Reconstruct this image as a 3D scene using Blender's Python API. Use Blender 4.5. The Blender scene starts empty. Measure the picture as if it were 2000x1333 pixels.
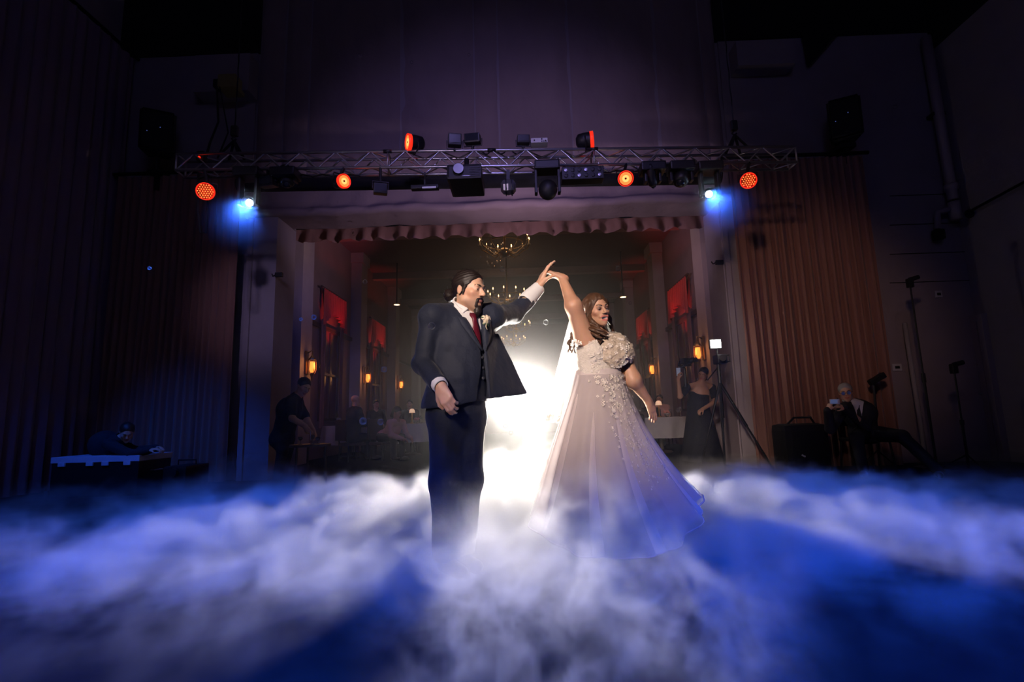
import bpy, bmesh, math, random
import numpy as np
from mathutils import Vector, Matrix
random.seed(7)
SC = bpy.context.scene
COL = SC.collection
# ---------------------------------------------------------------- camera (pixels of the 2000x1333 frame -> rays)
F = 1000.0; CAMZ = 0.85
def _basis():
    p = math.radians(8.4); yaw = math.radians(1.15); ph = 0.028
    f = np.array([-math.sin(yaw)*math.cos(p), math.cos(yaw)*math.cos(p), math.sin(p)])
    r = np.cross(f, [0, 0, 1]); r /= np.linalg.norm(r); u = np.cross(r, f)
    return f, r*math.cos(ph)-u*math.sin(ph), u*math.cos(ph)+r*math.sin(ph)
CF, CR, CU = _basis(); CP = np.array([0, 0, CAMZ])
def ray(px, py): return CF*F+CR*(px-1000)+CU*(666.5-py)
def at(px, py, Y): d = ray(px, py); return CP+d*(Y/d[1])
def atx(px, py, X): d = ray(px, py); return CP+d*(X/d[0])
def atz(px, py, z): d = ray(px, py); return CP+d*((z-CAMZ)/d[2])
cam_d = bpy.data.cameras.new('camera'); cam = bpy.data.objects.new('camera', cam_d); COL.objects.link(cam)
cam_d.sensor_width = 36; cam_d.lens = 36*F/2000; cam_d.clip_start = 0.02
M = Matrix.Identity(4)
for i in range(3):
    M[i][0] = CR[i]; M[i][1] = CU[i]; M[i][2] = -CF[i]; M[i][3] = CP[i]
cam.matrix_world = M
SC.camera = cam
# ---------------------------------------------------------------- world, colour management
w = bpy.data.worlds.new('world'); SC.world = w; w.use_nodes = True
w.node_tree.nodes['Background'].inputs[0].default_value = (0.02, 0.025, 0.06, 1)
w.node_tree.nodes['Background'].inputs[1].default_value = 0.0
vs = SC.view_settings
SC.display_settings.display_device = 'sRGB'
vs.view_transform = 'Standard'; vs.look = 'None'; vs.gamma = 1; vs.use_curve_mapping = False
vs.exposure = 0.0
cy = SC.cycles
cy.max_bounces = 4; cy.diffuse_bounces = 1; cy.glossy_bounces = 2; cy.transmission_bounces = 4
cy.volume_bounces = 0; cy.adaptive_threshold = 0.05; cy.adaptive_min_samples = 16; cy.transparent_max_bounces = 12
cy.caustics_reflective = False; cy.caustics_refractive = False
cy.sample_clamp_indirect = 4.0; cy.sample_clamp_direct = 0
cy.use_light_tree = False
cy.volume_step_rate = 1.8; cy.volume_max_steps = 256
# ---------------------------------------------------------------- lamps of the room and added fill spots
def aim(o, target):
    d = Vector(target)-o.location
    o.rotation_euler = d.to_track_quat('-Z', 'Y').to_euler()
def spot(name, loc, target, power, color, angle, blend=0.5, radius=0.05):
    l = bpy.data.lights.new(name, 'SPOT'); l.energy = power; l.color = color; l.spot_size = math.radians(angle)
    l.spot_blend = blend; l.shadow_soft_size = radius
    o = bpy.data.objects.new(name, l); COL.objects.link(o); o.location = Vector(loc); aim(o, target); return o
def point(name, loc, power, color, radius=0.03):
    l = bpy.data.lights.new(name, 'POINT'); l.energy = power; l.color = color; l.shadow_soft_size = radius
    o = bpy.data.objects.new(name, l); COL.objects.link(o); o.location = Vector(loc); return o
def area(name, loc, target, power, color, sx, sy):
    l = bpy.data.lights.new(name, 'AREA'); l.energy = power; l.color = color; l.shape = 'RECTANGLE'; l.size = sx; l.size_y = sy
    o = bpy.data.objects.new(name, l); COL.objects.link(o); o.location = Vector(loc); aim(o, target); return o
STROBE = at(1022, 790, 4.4)
BLUE = (0.012, 0.085, 1.0)
# strobe on the stand behind the couple, aimed at the camera side
spot('strobe_light', STROBE+np.array([0, -0.09, 0]), (0.0, 0, 1.9), 150, (1.0, 0.9, 0.78), 130, 1.0, 0.08)
spot('strobe_spill', STROBE+np.array([0, -0.1, 0.02]), (0.0, 0, 1.0), 430, (1.0, 0.92, 0.82), 178, 0.35, 0.08)
# two moving heads on the truss with their blue-white beams
HEAD_L = at(486, 396, 5.7); HEAD_R = at(1386, 379, 6.0)
spot('moving_head_light', HEAD_L+np.array([.05, -.12, -.05]), (-3.1, 3.5, 0), 900, (0.035, 0.14, 1.0), 90, 1.0, 0.05)
spot('moving_head_light', HEAD_R+np.array([-.05, -.12, -.05]), (3.5, 3.5, 0), 820, (0.035, 0.14, 1.0), 90, 1.0, 0.05)
# blue wash lamps on the bar over the photographer
for x in (-4.5, 4.5):
    spot('wash_light', (x, 0.2, 5.2), (x*0.6, 1.7, 0), 4600, BLUE, 52, 1.0, 0.15)
spot('wash_light', (0.0, -0.6, 5.0), (0, 1.7, 0), 2400, (0.015, 0.12, 1.0), 34, 1.0, 0.15)  # centre fill added to turn the front fog bluer
spot('wash_light', (-5.2, 3.0, 5.6), (-5.0, 6.6, 0.5), 800, (0.02, 0.12, 1.0), 34, 1.0, 0.15)  # side fill added to tint the flight case and curtain foot blue
# dim violet house wash, fill spots added for brightness, warm key behind the photographer
spot('house_fill_light', (0.2, -1.5, 6.2), (-0.3, 8, 4.2), 650, (0.42, 0.33, 1.0), 48, 1.0, 0.3)
spot('house_fill_light', (-2.0, -2.0, 5.0), (-4.2, 8, 2.6), 560, (0.62, 0.5, 1.0), 13, 1.0, 0.2)  # unseen fill spot added to lift the left column
spot('house_fill_light', (-3.6, -2.0, 2.2), (0.4, 8, 4.25), 520, (0.75, 0.55, 0.8), 30, 1.0, 0.2)  # unseen low fill spot added to brighten the header
area('dim_fill_light', (0.5, -3.0, 7.5), (0, 8, 3.0), 26, (0.4, 0.36, 1.0), 4, 1)  # unseen dim area fill added to lift the dark side curtains
spot('curtain_fill_light', (-1.5, -2.5, 4.6), (4.0, 7.6, 2.2), 620, (1.0, 0.6, 0.45), 22, 1.0, 0.3)  # unseen warm spot added to brighten the right curtain
for x in (-5.3, 5.6):
    spot('header_fill_light', (x, 3.6, 0.9), (x*-0.1, 8, 3.6), 1300, (0.8, 0.58, 0.85), 25, 1.0, 0.1)  # low side spots out of view, added to brighten the header
spot('hall_fill_light', (-3.2, 9.0, 4.6), (-3.4, 14, 1.0), 45, (0.03, 0.12, 1.0), 100, 1.0, 0.2)  # unseen blue spot added to tint the left of the hall
spot('hall_fill_light', (2.2, 9.3, 4.9), (3.4, 14, 2.0), 70, (1.0, 0.55, 0.42), 100, 1.0, 0.2)  # unseen warm spot added to warm the right of the hall
spot('key_light', (-1.6, -2.6, 3.4), (0.3, 3.4, 1.45), 2600, (1.0, 0.8, 0.68), 22, 1.0, 0.3)
# ---------------------------------------------------------------- materials
MATS = {}
def mat(name, col, rough=0.6, metal=0.0, var=0.12, scale=8.0, bump=0.0, bscale=None, spec=0.5, sheen=0.0, sss=0.0, trans=0.0, attr=None, stretch=(1, 1, 1), tl=0.0, alpha=1.0, bd=0.02):
    if name in MATS: return MATS[name]
    m = bpy.data.materials.new(name); m.use_nodes = True; nt = m.node_tree; N = nt.nodes; L = nt.links
    b = N['Principled BSDF']
    b.inputs['Roughness'].default_value = rough; b.inputs['Metallic'].default_value = metal
    b.inputs['Specular IOR Level'].default_value = spec
    if sheen: b.inputs['Sheen Weight'].default_value = sheen
    if sss:
        b.inputs['Subsurface Weight'].default_value = sss; b.inputs['Subsurface Radius'].default_value = (0.02, 0.008, 0.004)
    if trans: b.inputs['Transmission Weight'].default_value = trans
    tc = N.new('ShaderNodeTexCoord'); mp = N.new('ShaderNodeMapping'); mp.inputs['Scale'].default_value = stretch
    L.new(tc.outputs['Object'], mp.inputs[0])
    nz = N.new('ShaderNodeTexNoise'); nz.inputs['Scale'].default_value = scale; nz.inputs['Detail'].default_value = 3
    L.new(mp.outputs[0], nz.inputs['Vector'])
    rp = N.new('ShaderNodeMapRange'); rp.inputs[3].default_value = 1-var; rp.inputs[4].default_value = 1+var
    L.new(nz.outputs[0], rp.inputs[0])
    mx = N.new('ShaderNodeVectorMath'); mx.operation = 'SCALE'
    if attr:
        a = N.new('ShaderNodeAttribute'); a.attribute_name = attr; L.new(a.outputs['Color'], mx.inputs[0])
    else:
        mx.inputs[0].default_value = col[:3]
    L.new(rp.outputs[0], mx.inputs['Scale']); L.new(mx.outputs[0], b.inputs['Base Color'])
    if bump:
        n2 = N.new('ShaderNodeTexNoise'); n2.inputs['Scale'].default_value = bscale or scale*4; n2.inputs['Detail'].default_value = 4
        L.new(mp.outputs[0], n2.inputs['Vector'])
        bp = N.new('ShaderNodeBump'); bp.inputs['Strength'].default_value = bump; bp.inputs['Distance'].default_value = bd
        L.new(n2.outputs[0], bp.inputs['Height']); L.new(bp.outputs[0], b.inputs['Normal'])
    out = N['Material Output']
    if tl:
        t = N.new('ShaderNodeBsdfTranslucent'); L.new(mx.outputs[0], t.inputs[0])
        ms = N.new('ShaderNodeMixShader'); ms.inputs[0].default_value = tl
        L.new(b.outputs[0], ms.inputs[1]); L.new(t.outputs[0], ms.inputs[2]); L.new(ms.outputs[0], out.inputs[0])
    if alpha < 1:
        src = out.inputs[0].links[0].from_socket
        tr = N.new('ShaderNodeBsdfTransparent'); ms = N.new('ShaderNodeMixShader'); ms.inputs[0].default_value = alpha
        L.new(tr.outputs[0], ms.inputs[1]); L.new(src, ms.inputs[2]); L.new(ms.outputs[0], out.inputs[0])
    MATS[name] = m; return m
def glow(name, col, strength, dot=None):
    if name in MATS: return MATS[name]
    m = bpy.data.materials.new(name); m.use_nodes = True; nt = m.node_tree
    b = nt.nodes['Principled BSDF']; b.inputs['Base Color'].default_value = (*col, 1); b.inputs['Roughness'].default_value = 0.3
    b.inputs['Emission Color'].default_value = (*col, 1); b.inputs['Emission Strength'].default_value = strength
    m.cycles.emission_sampling = 'NONE'
    MATS[name] = m; return m
# ---------------------------------------------------------------- mesh builder
class MB:
    def __init__(s): s.v = []; s.f = []
    def add(s, vs_, fs_):
        n = len(s.v); s.v += [tuple(map(float, p)) for p in vs_]; s.f += [tuple(i+n for i in f) for f in fs_]; return s
    def box(s, c, d, R=None):
        c = np.array(c, float); h = np.array(d, float)/2; vv = []
        for x in (-1, 1):
            for y in (-1, 1):
                for z in (-1, 1):
                    q = np.array([x, y, z])*h
                    vv.append(c+(R@q if R is not None else q))
        return s.add(vv, [(0, 1, 3, 2), (4, 6, 7, 5), (0, 4, 5, 1), (2, 3, 7, 6), (0, 2, 6, 4), (1, 5, 7, 3)])
    def box2(s, a, b): a = np.array(a, float); b = np.array(b, float); return s.box((a+b)/2, np.abs(b-a))
    def rbox(s, c, d, r=0.01, R=None):
        bm = bmesh.new(); bmesh.ops.create_cube(bm, size=1)
        for v in bm.verts: v.co = Vector((v.co.x*d[0], v.co.y*d[1], v.co.z*d[2]))
        bmesh.ops.bevel(bm, geom=bm.edges[:], offset=r, segments=2, affect='EDGES', profile=0.7)
        bm.verts.index_update(); c = np.array(c, float)
        vv = [c+(R@np.array(v.co) if R is not None else np.array(v.co)) for v in bm.verts]; ff = [[v.index for v in f.verts] for f in bm.faces]; bm.free()
        return s.add(vv, ff)
    def tube(s, pts, r, n=8, cap=True):
        pts = [np.array(p, float) for p in pts]; rs = r if hasattr(r, '__len__') else [r]*len(pts)
        rings = []; prev = None
        for i, p in enumerate(pts):
            t = pts[min(i+1, len(pts)-1)]-pts[max(i-1, 0)]; t = t/(np.linalg.norm(t)+1e-9)
            if prev is None:
                a = np.cross(t, [0, 0, 1]);
                if np.linalg.norm(a) < 1e-3: a = np.cross(t, [0, 1, 0])
            else: a = prev-t*np.dot(prev, t)
            a = a/np.linalg.norm(a); prev = a; b = np.cross(t, a)
            rings.append([p+rs[i]*(a*math.cos(2*math.pi*k/n)+b*math.sin(2*math.pi*k/n)) for k in range(n)])
        vv = [q for R in rings for q in R]; ff = []
        for i in range(len(pts)-1):
            for k in range(n):
                ff.append((i*n+k, i*n+(k+1) % n, (i+1)*n+(k+1) % n, (i+1)*n+k))
        if cap:
            ff.append(tuple(range(n))[::-1]); ff.append(tuple((len(pts)-1)*n+k for k in range(n)))
        return s.add(vv, ff)
    def lathe(s, prof, origin=(0, 0, 0), axis=(0, 0, 1), n=20):
        ax = np.array(axis, float); ax /= np.linalg.norm(ax)
        a = np.cross(ax, [0, 0, 1]);
        if np.linalg.norm(a) < 1e-3: a = np.array([1., 0, 0])
        a /= np.linalg.norm(a); b = np.cross(ax, a); o = np.array(origin, float); vv = []; ff = []
        for (r, h) in prof:
            for k in range(n):
                t = 2*math.pi*k/n; vv.append(o+ax*h+max(r, 1e-4)*(a*math.cos(t)+b*math.sin(t)))
        for i in range(len(prof)-1):
            for k in range(n): ff.append((i*n+k, i*n+(k+1) % n, (i+1)*n+(k+1) % n, (i+1)*n+k))
        ff.append(tuple(range(n))[::-1]); ff.append(tuple((len(prof)-1)*n+k for k in range(n)))
        return s.add(vv, ff)
    def sphere(s, c, r, n=12, m=8, R=None):
        r = np.array(r if hasattr(r, '__len__') else (r, r, r), float); c = np.array(c, float); vv = []; ff = []
        for i in range(m+1):
            p = math.pi*i/m; p = min(max(p, 0.02), math.pi-0.02)
            for k in range(n):
                t = 2*math.pi*k/n; q = r*np.array([math.sin(p)*math.cos(t), math.sin(p)*math.sin(t), math.cos(p)])
                vv.append(c+(R@q if R is not None else q))
        for i in range(m):
            for k in range(n): ff.append((i*n+k, (i+1)*n+k, (i+1)*n+(k+1) % n, i*n+(k+1) % n))
        ff.append(tuple(range(n))); ff.append(tuple(m*n+k for k in range(n))[::-1])
        return s.add(vv, ff)
    def grid(s, G, closeu=False):
        G = np.asarray(G, float); a, b = G.shape[:2]; ff = []
        for i in range(a if closeu else a-1):
            for j in range(b-1): ff.append((i*b+j, ((i+1) % a)*b+j, ((i+1) % a)*b+j+1, i*b+j+1))
        return s.add(G.reshape(-1, 3), ff)
def link(name, me, m, parent=None, smooth=False):
    o = bpy.data.objects.new(name, me); COL.objects.link(o)
    if m: me.materials.append(m)
    if parent is not None: o.parent = parent
    if smooth: me.polygons.foreach_set('use_smooth', [True]*len(me.polygons))
    return o
def obj(name, mb, m, parent=None, smooth=False, origin=None):
    """one mesh object; with a parent Empty the vertices are given in world space and shifted to the parent's base"""
    v = np.array(mb.v, float)
    if parent is not None:
        p = parent; off = np.zeros(3)
        while p is not None: off = off+np.array(p.location); p = p.parent
        v = v-off
    elif origin is not None: v = v-np.array(origin)
    me = bpy.data.meshes.new(name); me.from_pydata(v.tolist(), [], mb.f); me.update()
    o = link(name, me, m, parent, smooth)
    if parent is None and origin is not None: o.location = Vector(origin)
    return o
def smooth_angle(o, deg=40):
    me = o.data; me.polygons.foreach_set('use_smooth', [True]*len(me.polygons))
    bm = bmesh.new(); bm.from_mesh(me); lim = math.radians(deg)
    for e in bm.edges:
        if len(e.link_faces) == 2 and e.calc_face_angle(0) > lim: e.smooth = False
    bm.to_mesh(me); bm.free(); return o
def tag(o, label, cat, group=None, kind=None):
    if label: o['label'] = label
    if cat: o['category'] = cat
    if group: o['group'] = group
    if kind: o['kind'] = kind
    return o
def thing(name, label, cat, loc=(0, 0, 0), group=None):
    o = bpy.data.objects.new(name, None); COL.objects.link(o); o.location = Vector(loc); o.empty_display_size = 0.1
    return tag(o, label, cat, group)
def struct(name, mb, m, label=None, smooth=False, parent=None):
    o = obj(name, mb, m, parent, smooth)
    if parent is None: o['kind'] = 'structure'
    if label: o['label'] = label
    return o
def rotz(a): c, s = math.cos(a), math.sin(a); return np.array([[c, -s, 0], [s, c, 0], [0, 0, 1.]])
def rotx(a): c, s = math.cos(a), math.sin(a); return np.array([[1., 0, 0], [0, c, -s], [0, s, c]])
def roty(a): c, s = math.cos(a), math.sin(a); return np.array([[c, 0, s], [0, 1., 0], [-s, 0, c]])
def frame(fwd, up=(0, 0, 1)):
    """3x3 whose columns are right, forward, up"""
    f = np.array(fwd, float); f /= np.linalg.norm(f); r = np.cross(f, up); r /= np.linalg.norm(r); u = np.cross(r, f)
    return np.stack([r, f, u], 1)
# ================================================================ the setting
YB = 8.0; XL = -6.6; XR = 7.05; HX0 = -4.9; HX1 = 4.1; HY1 = 27.0; HC = 5.7
M_floor = mat('dark_dance_floor', (0.012, 0.012, 0.015), 0.9, var=0.3, scale=3, bump=0.0, spec=.0)
M_wall = mat('plaster_wall', (0.30, 0.25, 0.27), 0.9, var=0.15, scale=2.5, bump=0.15, bscale=30)
M_black = mat('black_paint', (0.008, 0.008, 0.01), 0.95, var=0.2)
M_fabricwall = mat('wrinkled_wall_fabric', (0.27, 0.2, 0.2), 0.95, var=0.2, scale=2.2, bump=0.5, bscale=9, stretch=(1, 1, 0.6))
M_drape = mat('brown_drape', (0.25, 0.12, 0.09), 0.9, var=0.18, scale=5, bump=0.15, bscale=40, sheen=0.2, stretch=(1, 1, 0.1))
M_drape2 = mat('violet_drape', (0.2, 0.13, 0.17), 0.9, var=0.15, scale=4, bump=0.15, bscale=40, sheen=0.2, stretch=(1, 1, 0.1))
M_trim = mat('painted_trim', (0.34, 0.28, 0.3), 0.75, var=0.1, scale=6, bump=0.1)
M_hall = mat('hall_wall_paint', (0.22, 0.15, 0.15), 0.85, var=0.15, scale=2, bump=0.1)
struct('floor', MB().box2((XL-.5, -4.5, -0.1), (XR+.5, HY1+.5, 0)), M_floor)
struct('wall_left', MB().box2((XL-.5, -4.5, 0), (XL-.3, YB+.5, 9.5)), M_wall)
struct('wall_right', MB().box2((XR, -4.5, 0), (XR+.2, YB+.5, 6.75)), M_wall)
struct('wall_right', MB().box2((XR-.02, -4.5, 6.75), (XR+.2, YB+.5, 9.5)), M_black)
struct('wall_behind', MB().box2((XL-.5, -4.7, 0), (XR+.2, -4.5, 9.5)), M_black)
struct('ceiling', MB().box2((XL-.5, -4.7, 9.5), (XR+.2, YB+.5, 9.7)), M_black)
OX0, OX1, OZ = -3.92, 3.2, 4.2          # the stage opening
struct('wall_back', MB().box2((XL-.3, YB, 0), (-4.45, YB+.5, 7.25)), M_wall)
struct('wall_back', MB().box2((3.5, YB, 0), (XR, YB+.5, 7.1)), M_wall)
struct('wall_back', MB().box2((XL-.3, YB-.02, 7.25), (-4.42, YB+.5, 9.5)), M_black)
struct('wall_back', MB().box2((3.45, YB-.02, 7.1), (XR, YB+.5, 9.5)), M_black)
# header over the opening: wall core, fabric widths stretched over it, rolled lower edge
hd = struct('wall_back', MB().box2((-4.45, YB+.03, OZ+.02), (3.5, YB+.5, 9.5)), M_wall)
seams = [-4.42] + [at(x, 250, YB)[0] for x in (552, 602, 782, 928, 976, 1118, 1290, 1383)] + [3.47]
rng = np.random.RandomState(3)
for i in range(len(seams)-1):
    x0, x1 = seams[i]+.012, seams[i+1]-.012; nx = max(6, int((x1-x0)/.06)); nz = 60
    X = np.linspace(x0, x1, nx); Z = np.linspace(OZ+.3, 9.45, nz); G = np.zeros((nx, nz, 3))
    ph = rng.rand(6)*6
    for a in range(nx):
        for b in range(nz):
            e = min(a, nx-1-a)/(nx/2)
            G[a, b] = (X[a], YB+.03-.045*min(1, e*2.5+.12)-.012*math.sin(X[a]*7+ph[0]+Z[b]*.6)-.006*math.sin(X[a]*19+Z[b]*5+ph[1])*math.sin(Z[b]*3.1+ph[2]), Z[b])
    obj('fabric_panel', MB().grid(G), M_fabricwall, hd, True)
# the soft beam across the top of the opening, drooping roll under it
nx = 120; prof = [(0, .62), (-.06, .6), (-.09, .42), (-.1, .22), (-.1, .12), (-.15, .1), (-.18, .05), (-.16, .0), (-.1, -.03), (.45, -.03)]
G = np.zeros((nx, len(prof), 3))
for a, x in enumerate(np.linspace(-4.45, 3.42, nx)):
    for b, (dy, dz) in enumerate(prof):
        G[a, b] = (x, YB-.02+dy-.012*math.sin(x*5+b*.7)-.008*math.sin(x*13+b), OZ+dz+.012*math.sin(x*3.1+b*.2)+.006*math.sin(x*11))
struct('trim_1', MB().grid(G), M_fabricwall, smooth=True)
# pilasters beside the opening
for n, (x0, x1) in enumerate(((-4.4, OX0), (OX1, 3.5))):
    p = struct('trim_%d' % (n+2), MB().box2((x0, YB-.12, 0), (x1, YB+.55, OZ-.02)), M_trim)
    obj('edge_moulding', MB().box2((x0+.02, YB-.16, 0), (x0+.1, YB-.12, OZ-.03)), M_trim, p)
for nm, px, py in (('left', 545, 537), ('right', 1405, 513)):
    c = at(px, py, YB-.14); t = thing('wall_fixture', 'small black socket box on the %s-hand edge of the stage opening' % nm, 'socket', c)
    obj('box', MB().rbox(c, (.12, .05, .07), .008), mat('black_plastic', (.012, .012, .013), .5), t)
    obj('cable', MB().tube([c+np.array([-.06, 0, 0]), c+np.array([-.1, 0, -.02]), c+np.array([-.12, .01, .02])], .01), MATS['black_plastic'], t)
# duct boxes and chase on the upper back wall
struct('trim_4', MB().box2(at(382, 108, YB-.3)*[1, 0, 1]+[0, YB-.3, 0], [-4.42, YB, at(382, 180, YB-.3)[2]]), M_wall)
struct('trim_5', MB().box2(at(1437, 80, YB-.3)*[1, 0, 1]+[0, YB-.3, 0], at(1535, 147, YB)), M_wall)
# black braced corner under the roof at the right
struct('trim_6', MB().add([at(1565, 60, YB-.1), at(1640, 60, YB-.1), at(1578, 132, YB-.1), at(1565, 60, YB), at(1640, 60, YB), at(1578, 132, YB)], [(0, 2, 1), (3, 4, 5), (0, 3, 5, 2), (1, 2, 5, 4), (0, 1, 4, 3)]), M_black)
# courses of the right-hand block wall: thin black joint lines
for k, py in enumerate((383, 440, 497, 553)):
    a = at(1738, py, YB-.006); b = at(1838, py-3, YB-.006)
    struct('trim_%d' % (7+k), MB().box2((a[0], YB-.012, a[2]-.004), (XR, YB, a[2]+.004)), M_black)
# ---------------------------------------------------------------- the hall beyond the opening
struct('wall_hall_left', MB().box2((HX0-.2, YB+.5, 0), (HX0, HY1, HC)), M_hall)
struct('wall_hall_right', MB().box2((HX1, YB+.5, 0), (HX1+.2, HY1, HC)), M_hall)
struct('wall_hall_end', MB().box2((HX0-.2, HY1, 0), (HX1+.2, HY1+.2, HC)), M_hall)
struct('ceiling_hall', MB().box2((HX0-.2, YB+.5, HC), (HX1+.2, HY1+.2, HC+.2)), mat('hall_ceiling_paint', (.12, .1, .11), .9, var=.1))
for k, y in enumerate((12.6, 16.5, 20.4, 24.3)):
    struct('trim_%d' % (11+k), MB().box2((HX0, y-.12, HC-.22), (HX1, y+.12, HC)), M_hall, 'shallow beam under the hall ceiling')
for k, y in enumerate((10.7, 14.6, 18.6, 22.6)):
    struct('trim_%d' % (15+2*k), MB().box2((HX0, y-.28, 0), (HX0+.3, y+.28, HC-.3)).box2((HX0, y-.34, HC-.3), (HX0+.36, y+.34, HC)), M_trim)
    struct('trim_%d' % (16+2*k), MB().box2((HX1-.3, y-.28, 0), (HX1, y+.28, HC-.3)).box2((HX1-.36, y-.34, HC-.3), (HX1, y+.34, HC)), M_trim)
# ---------------------------------------------------------------- drapes
def drape(name, label, a, b, ztop, zbot, m, n_folds, depth, rail=True, seed=0, lean=0.0):
    a = np.array((*a, 0), float); b = np.array((*b, 0), float); r = np.random.RandomState(seed)
    L = np.linalg.norm(b-a); d = (b-a)/L; nrm = np.array([d[1], -d[0], 0])
    if nrm[1] > 0 or (abs(nrm[1]) < 1e-6 and nrm[0] < 0): nrm = -nrm
    t = thing(name, label, 'curtain', (*((a+b)/2)[:2], zbot)); nu = n_folds*8; nv = 14
    ph = np.cumsum(r.uniform(.6, 1.4, nu)); ph = ph/ph[-1]*n_folds*2*math.pi
    amp = depth*(0.6+.4*np.interp(np.arange(nu), np.arange(0, nu, 8), r.rand(len(range(0, nu, 8)))))
    G = np.zeros((nu, nv, 3)); drift = r.uniform(-1, 1, nu).cumsum(); drift = (drift-np.linspace(0, drift[-1], nu))*.008
    for i in range(nu):
        u = i/(nu-1)
        for j in range(nv):
            v = j/(nv-1); z = ztop+(zbot-ztop)*v
            w = amp[i]*(.45+.55*v)*(math.sin(ph[i])+.25*math.sin(ph[i]*2.3+v*2))
            p = a+d*(u*L+drift[i]*v+lean*v*u)+nrm*(depth+w); p = np.array([p[0], p[1], z]); G[i, j] = p
    o = obj('cloth', MB().grid(G), m, t, True)
    if rail:
        R = MB().tube([[*(a-d*.1+nrm*depth)[:2], ztop+.05], [*(b+d*.1+nrm*depth)[:2], ztop+.05]], .03, 8)
        obj('rail', R, mat('dark_steel', (.03, .03, .035), .4, .8), t, True)
    return t
drape('side_curtain', 'tall dark violet curtain running along the left-hand wall', (XL-.12, 3.6), (XL-.02, YB-.12), 7.15, .02, M_drape2, 22, .07, seed=1)
drape('stage_curtain', 'brown pleated curtain hanging left of the stage opening', (-6.42, YB-.3), (-4.42, YB-.3), 4.85, .02, M_drape, 17, .055, seed=2)
drape('stage_curtain', 'brown pleated curtain hanging right of the stage opening', (3.3, YB-.34), (5.38, YB-.34), 4.72, .02, M_drape, 18, .06, seed=5, lean=.0)
# scalloped valance just behind the header
nu, nv = 300, 10; G = np.zeros((nu, nv, 3)); x0, x1 = -3.95, 3.25
for i in range(nu):
    u = i/(nu-1); sc = u*15
    f = abs(math.sin(sc*math.pi)); drop = .2+.06*f
    for j in range(nv):
        v = j/(nv-1); G[i, j] = (x0+(x1-x0)*u, YB+.62+.05*math.sin(sc*2*math.pi*1.5)*(.3+.7*v)+.03*math.sin(u*210)*v, OZ+.05-drop*v)
tv = thing('stage_valance', 'short scalloped fabric valance along the top of the stage opening', 'valance', (-.35, YB+.62, OZ-.3))
obj('cloth', MB().grid(G), mat('valance_fabric', (.28, .15, .13), .9, var=.2, scale=5, bump=.2, tl=.25), tv, True)
obj('rail', MB().tube([(x0, YB+.62, OZ+.06), (x1, YB+.62, OZ+.06)], .02), MATS['dark_steel'], tv)
# ================================================================ bodies: signed-distance shapes -> one continuous mesh
f32 = np.float32
def A(*p): return np.array(p, float)
def smin(a, b, k):
    h = np.clip(k-np.abs(a-b), 0, None)/k
    return np.minimum(a, b)-h*h*k*.25
def smax(a, b, k): return -smin(-a, -b, k)
def rc(P, a, b, ra, rb=None):
    rb = ra if rb is None else rb; a = np.asarray(a, f32); b = np.asarray(b, f32); ba = b-a; pa = P-a
    t = np.clip(pa@ba/max(float(ba@ba), 1e-9), 0, 1); q = pa-t[:, None]*ba
    return np.sqrt(np.einsum('ij,ij->i', q, q))-(ra+(rb-ra)*t)
def el(P, c, r, R=None):
    q = P-np.asarray(c, f32)
    if R is not None: q = q@np.asarray(R, f32)
    r = np.asarray(r, f32); u = q/r; k0 = np.sqrt(np.einsum('ij,ij->i', u, u)); u2 = u/r; k1 = np.sqrt(np.einsum('ij,ij->i', u2, u2))+1e-9
    return k0*(k0-1)/k1
def bx(P, c, h, r=0.0, R=None):
    q = P-np.asarray(c, f32)
    if R is not None: q = q@np.asarray(R, f32)
    q = np.abs(q)-(np.asarray(h, f32)-r); o = np.clip(q, 0, None)
    return np.sqrt(np.einsum('ij,ij->i', o, o))+np.minimum(q.max(1), 0)-r
def tri(P, a, b, c, r):
    a, b, c = [np.asarray(v, f32) for v in (a, b, c)]; n = np.cross(b-a, c-a)
    def dot2(v): return np.einsum('ij,ij->i', v, v)
    def edge(p0, p1):
        e = p1-p0; v = P-p0; t = np.clip(v@e/(e@e), 0, 1); return dot2(v-t[:, None]*e)
    ins = (np.sign((P-a)@np.cross(b-a, n))+np.sign((P-b)@np.cross(c-b, n))+np.sign((P-c)@np.cross(a-c, n))) < -1.5
    dp = ((P-a)@n)**2/(n@n); de = np.minimum(np.minimum(edge(a, b), edge(b, c)), edge(c, a))
    return np.sqrt(np.where(ins, dp, de))-r
def wob(P, s, seed=0):
    """cheap smooth pseudo-noise in about [-1, 1]"""
    r = np.random.RandomState(seed); o = np.zeros(len(P), f32)
    Q = P+.35/s*np.sin(P[:, [1, 2, 0]]*s*.9+seed)
    for i in range(4):
        d = r.randn(3); d /= np.linalg.norm(d); o += np.sin(Q@(d*s*(.7+.35*i)).astype(f32)+r.rand()*6.28)
    return o/4
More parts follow.
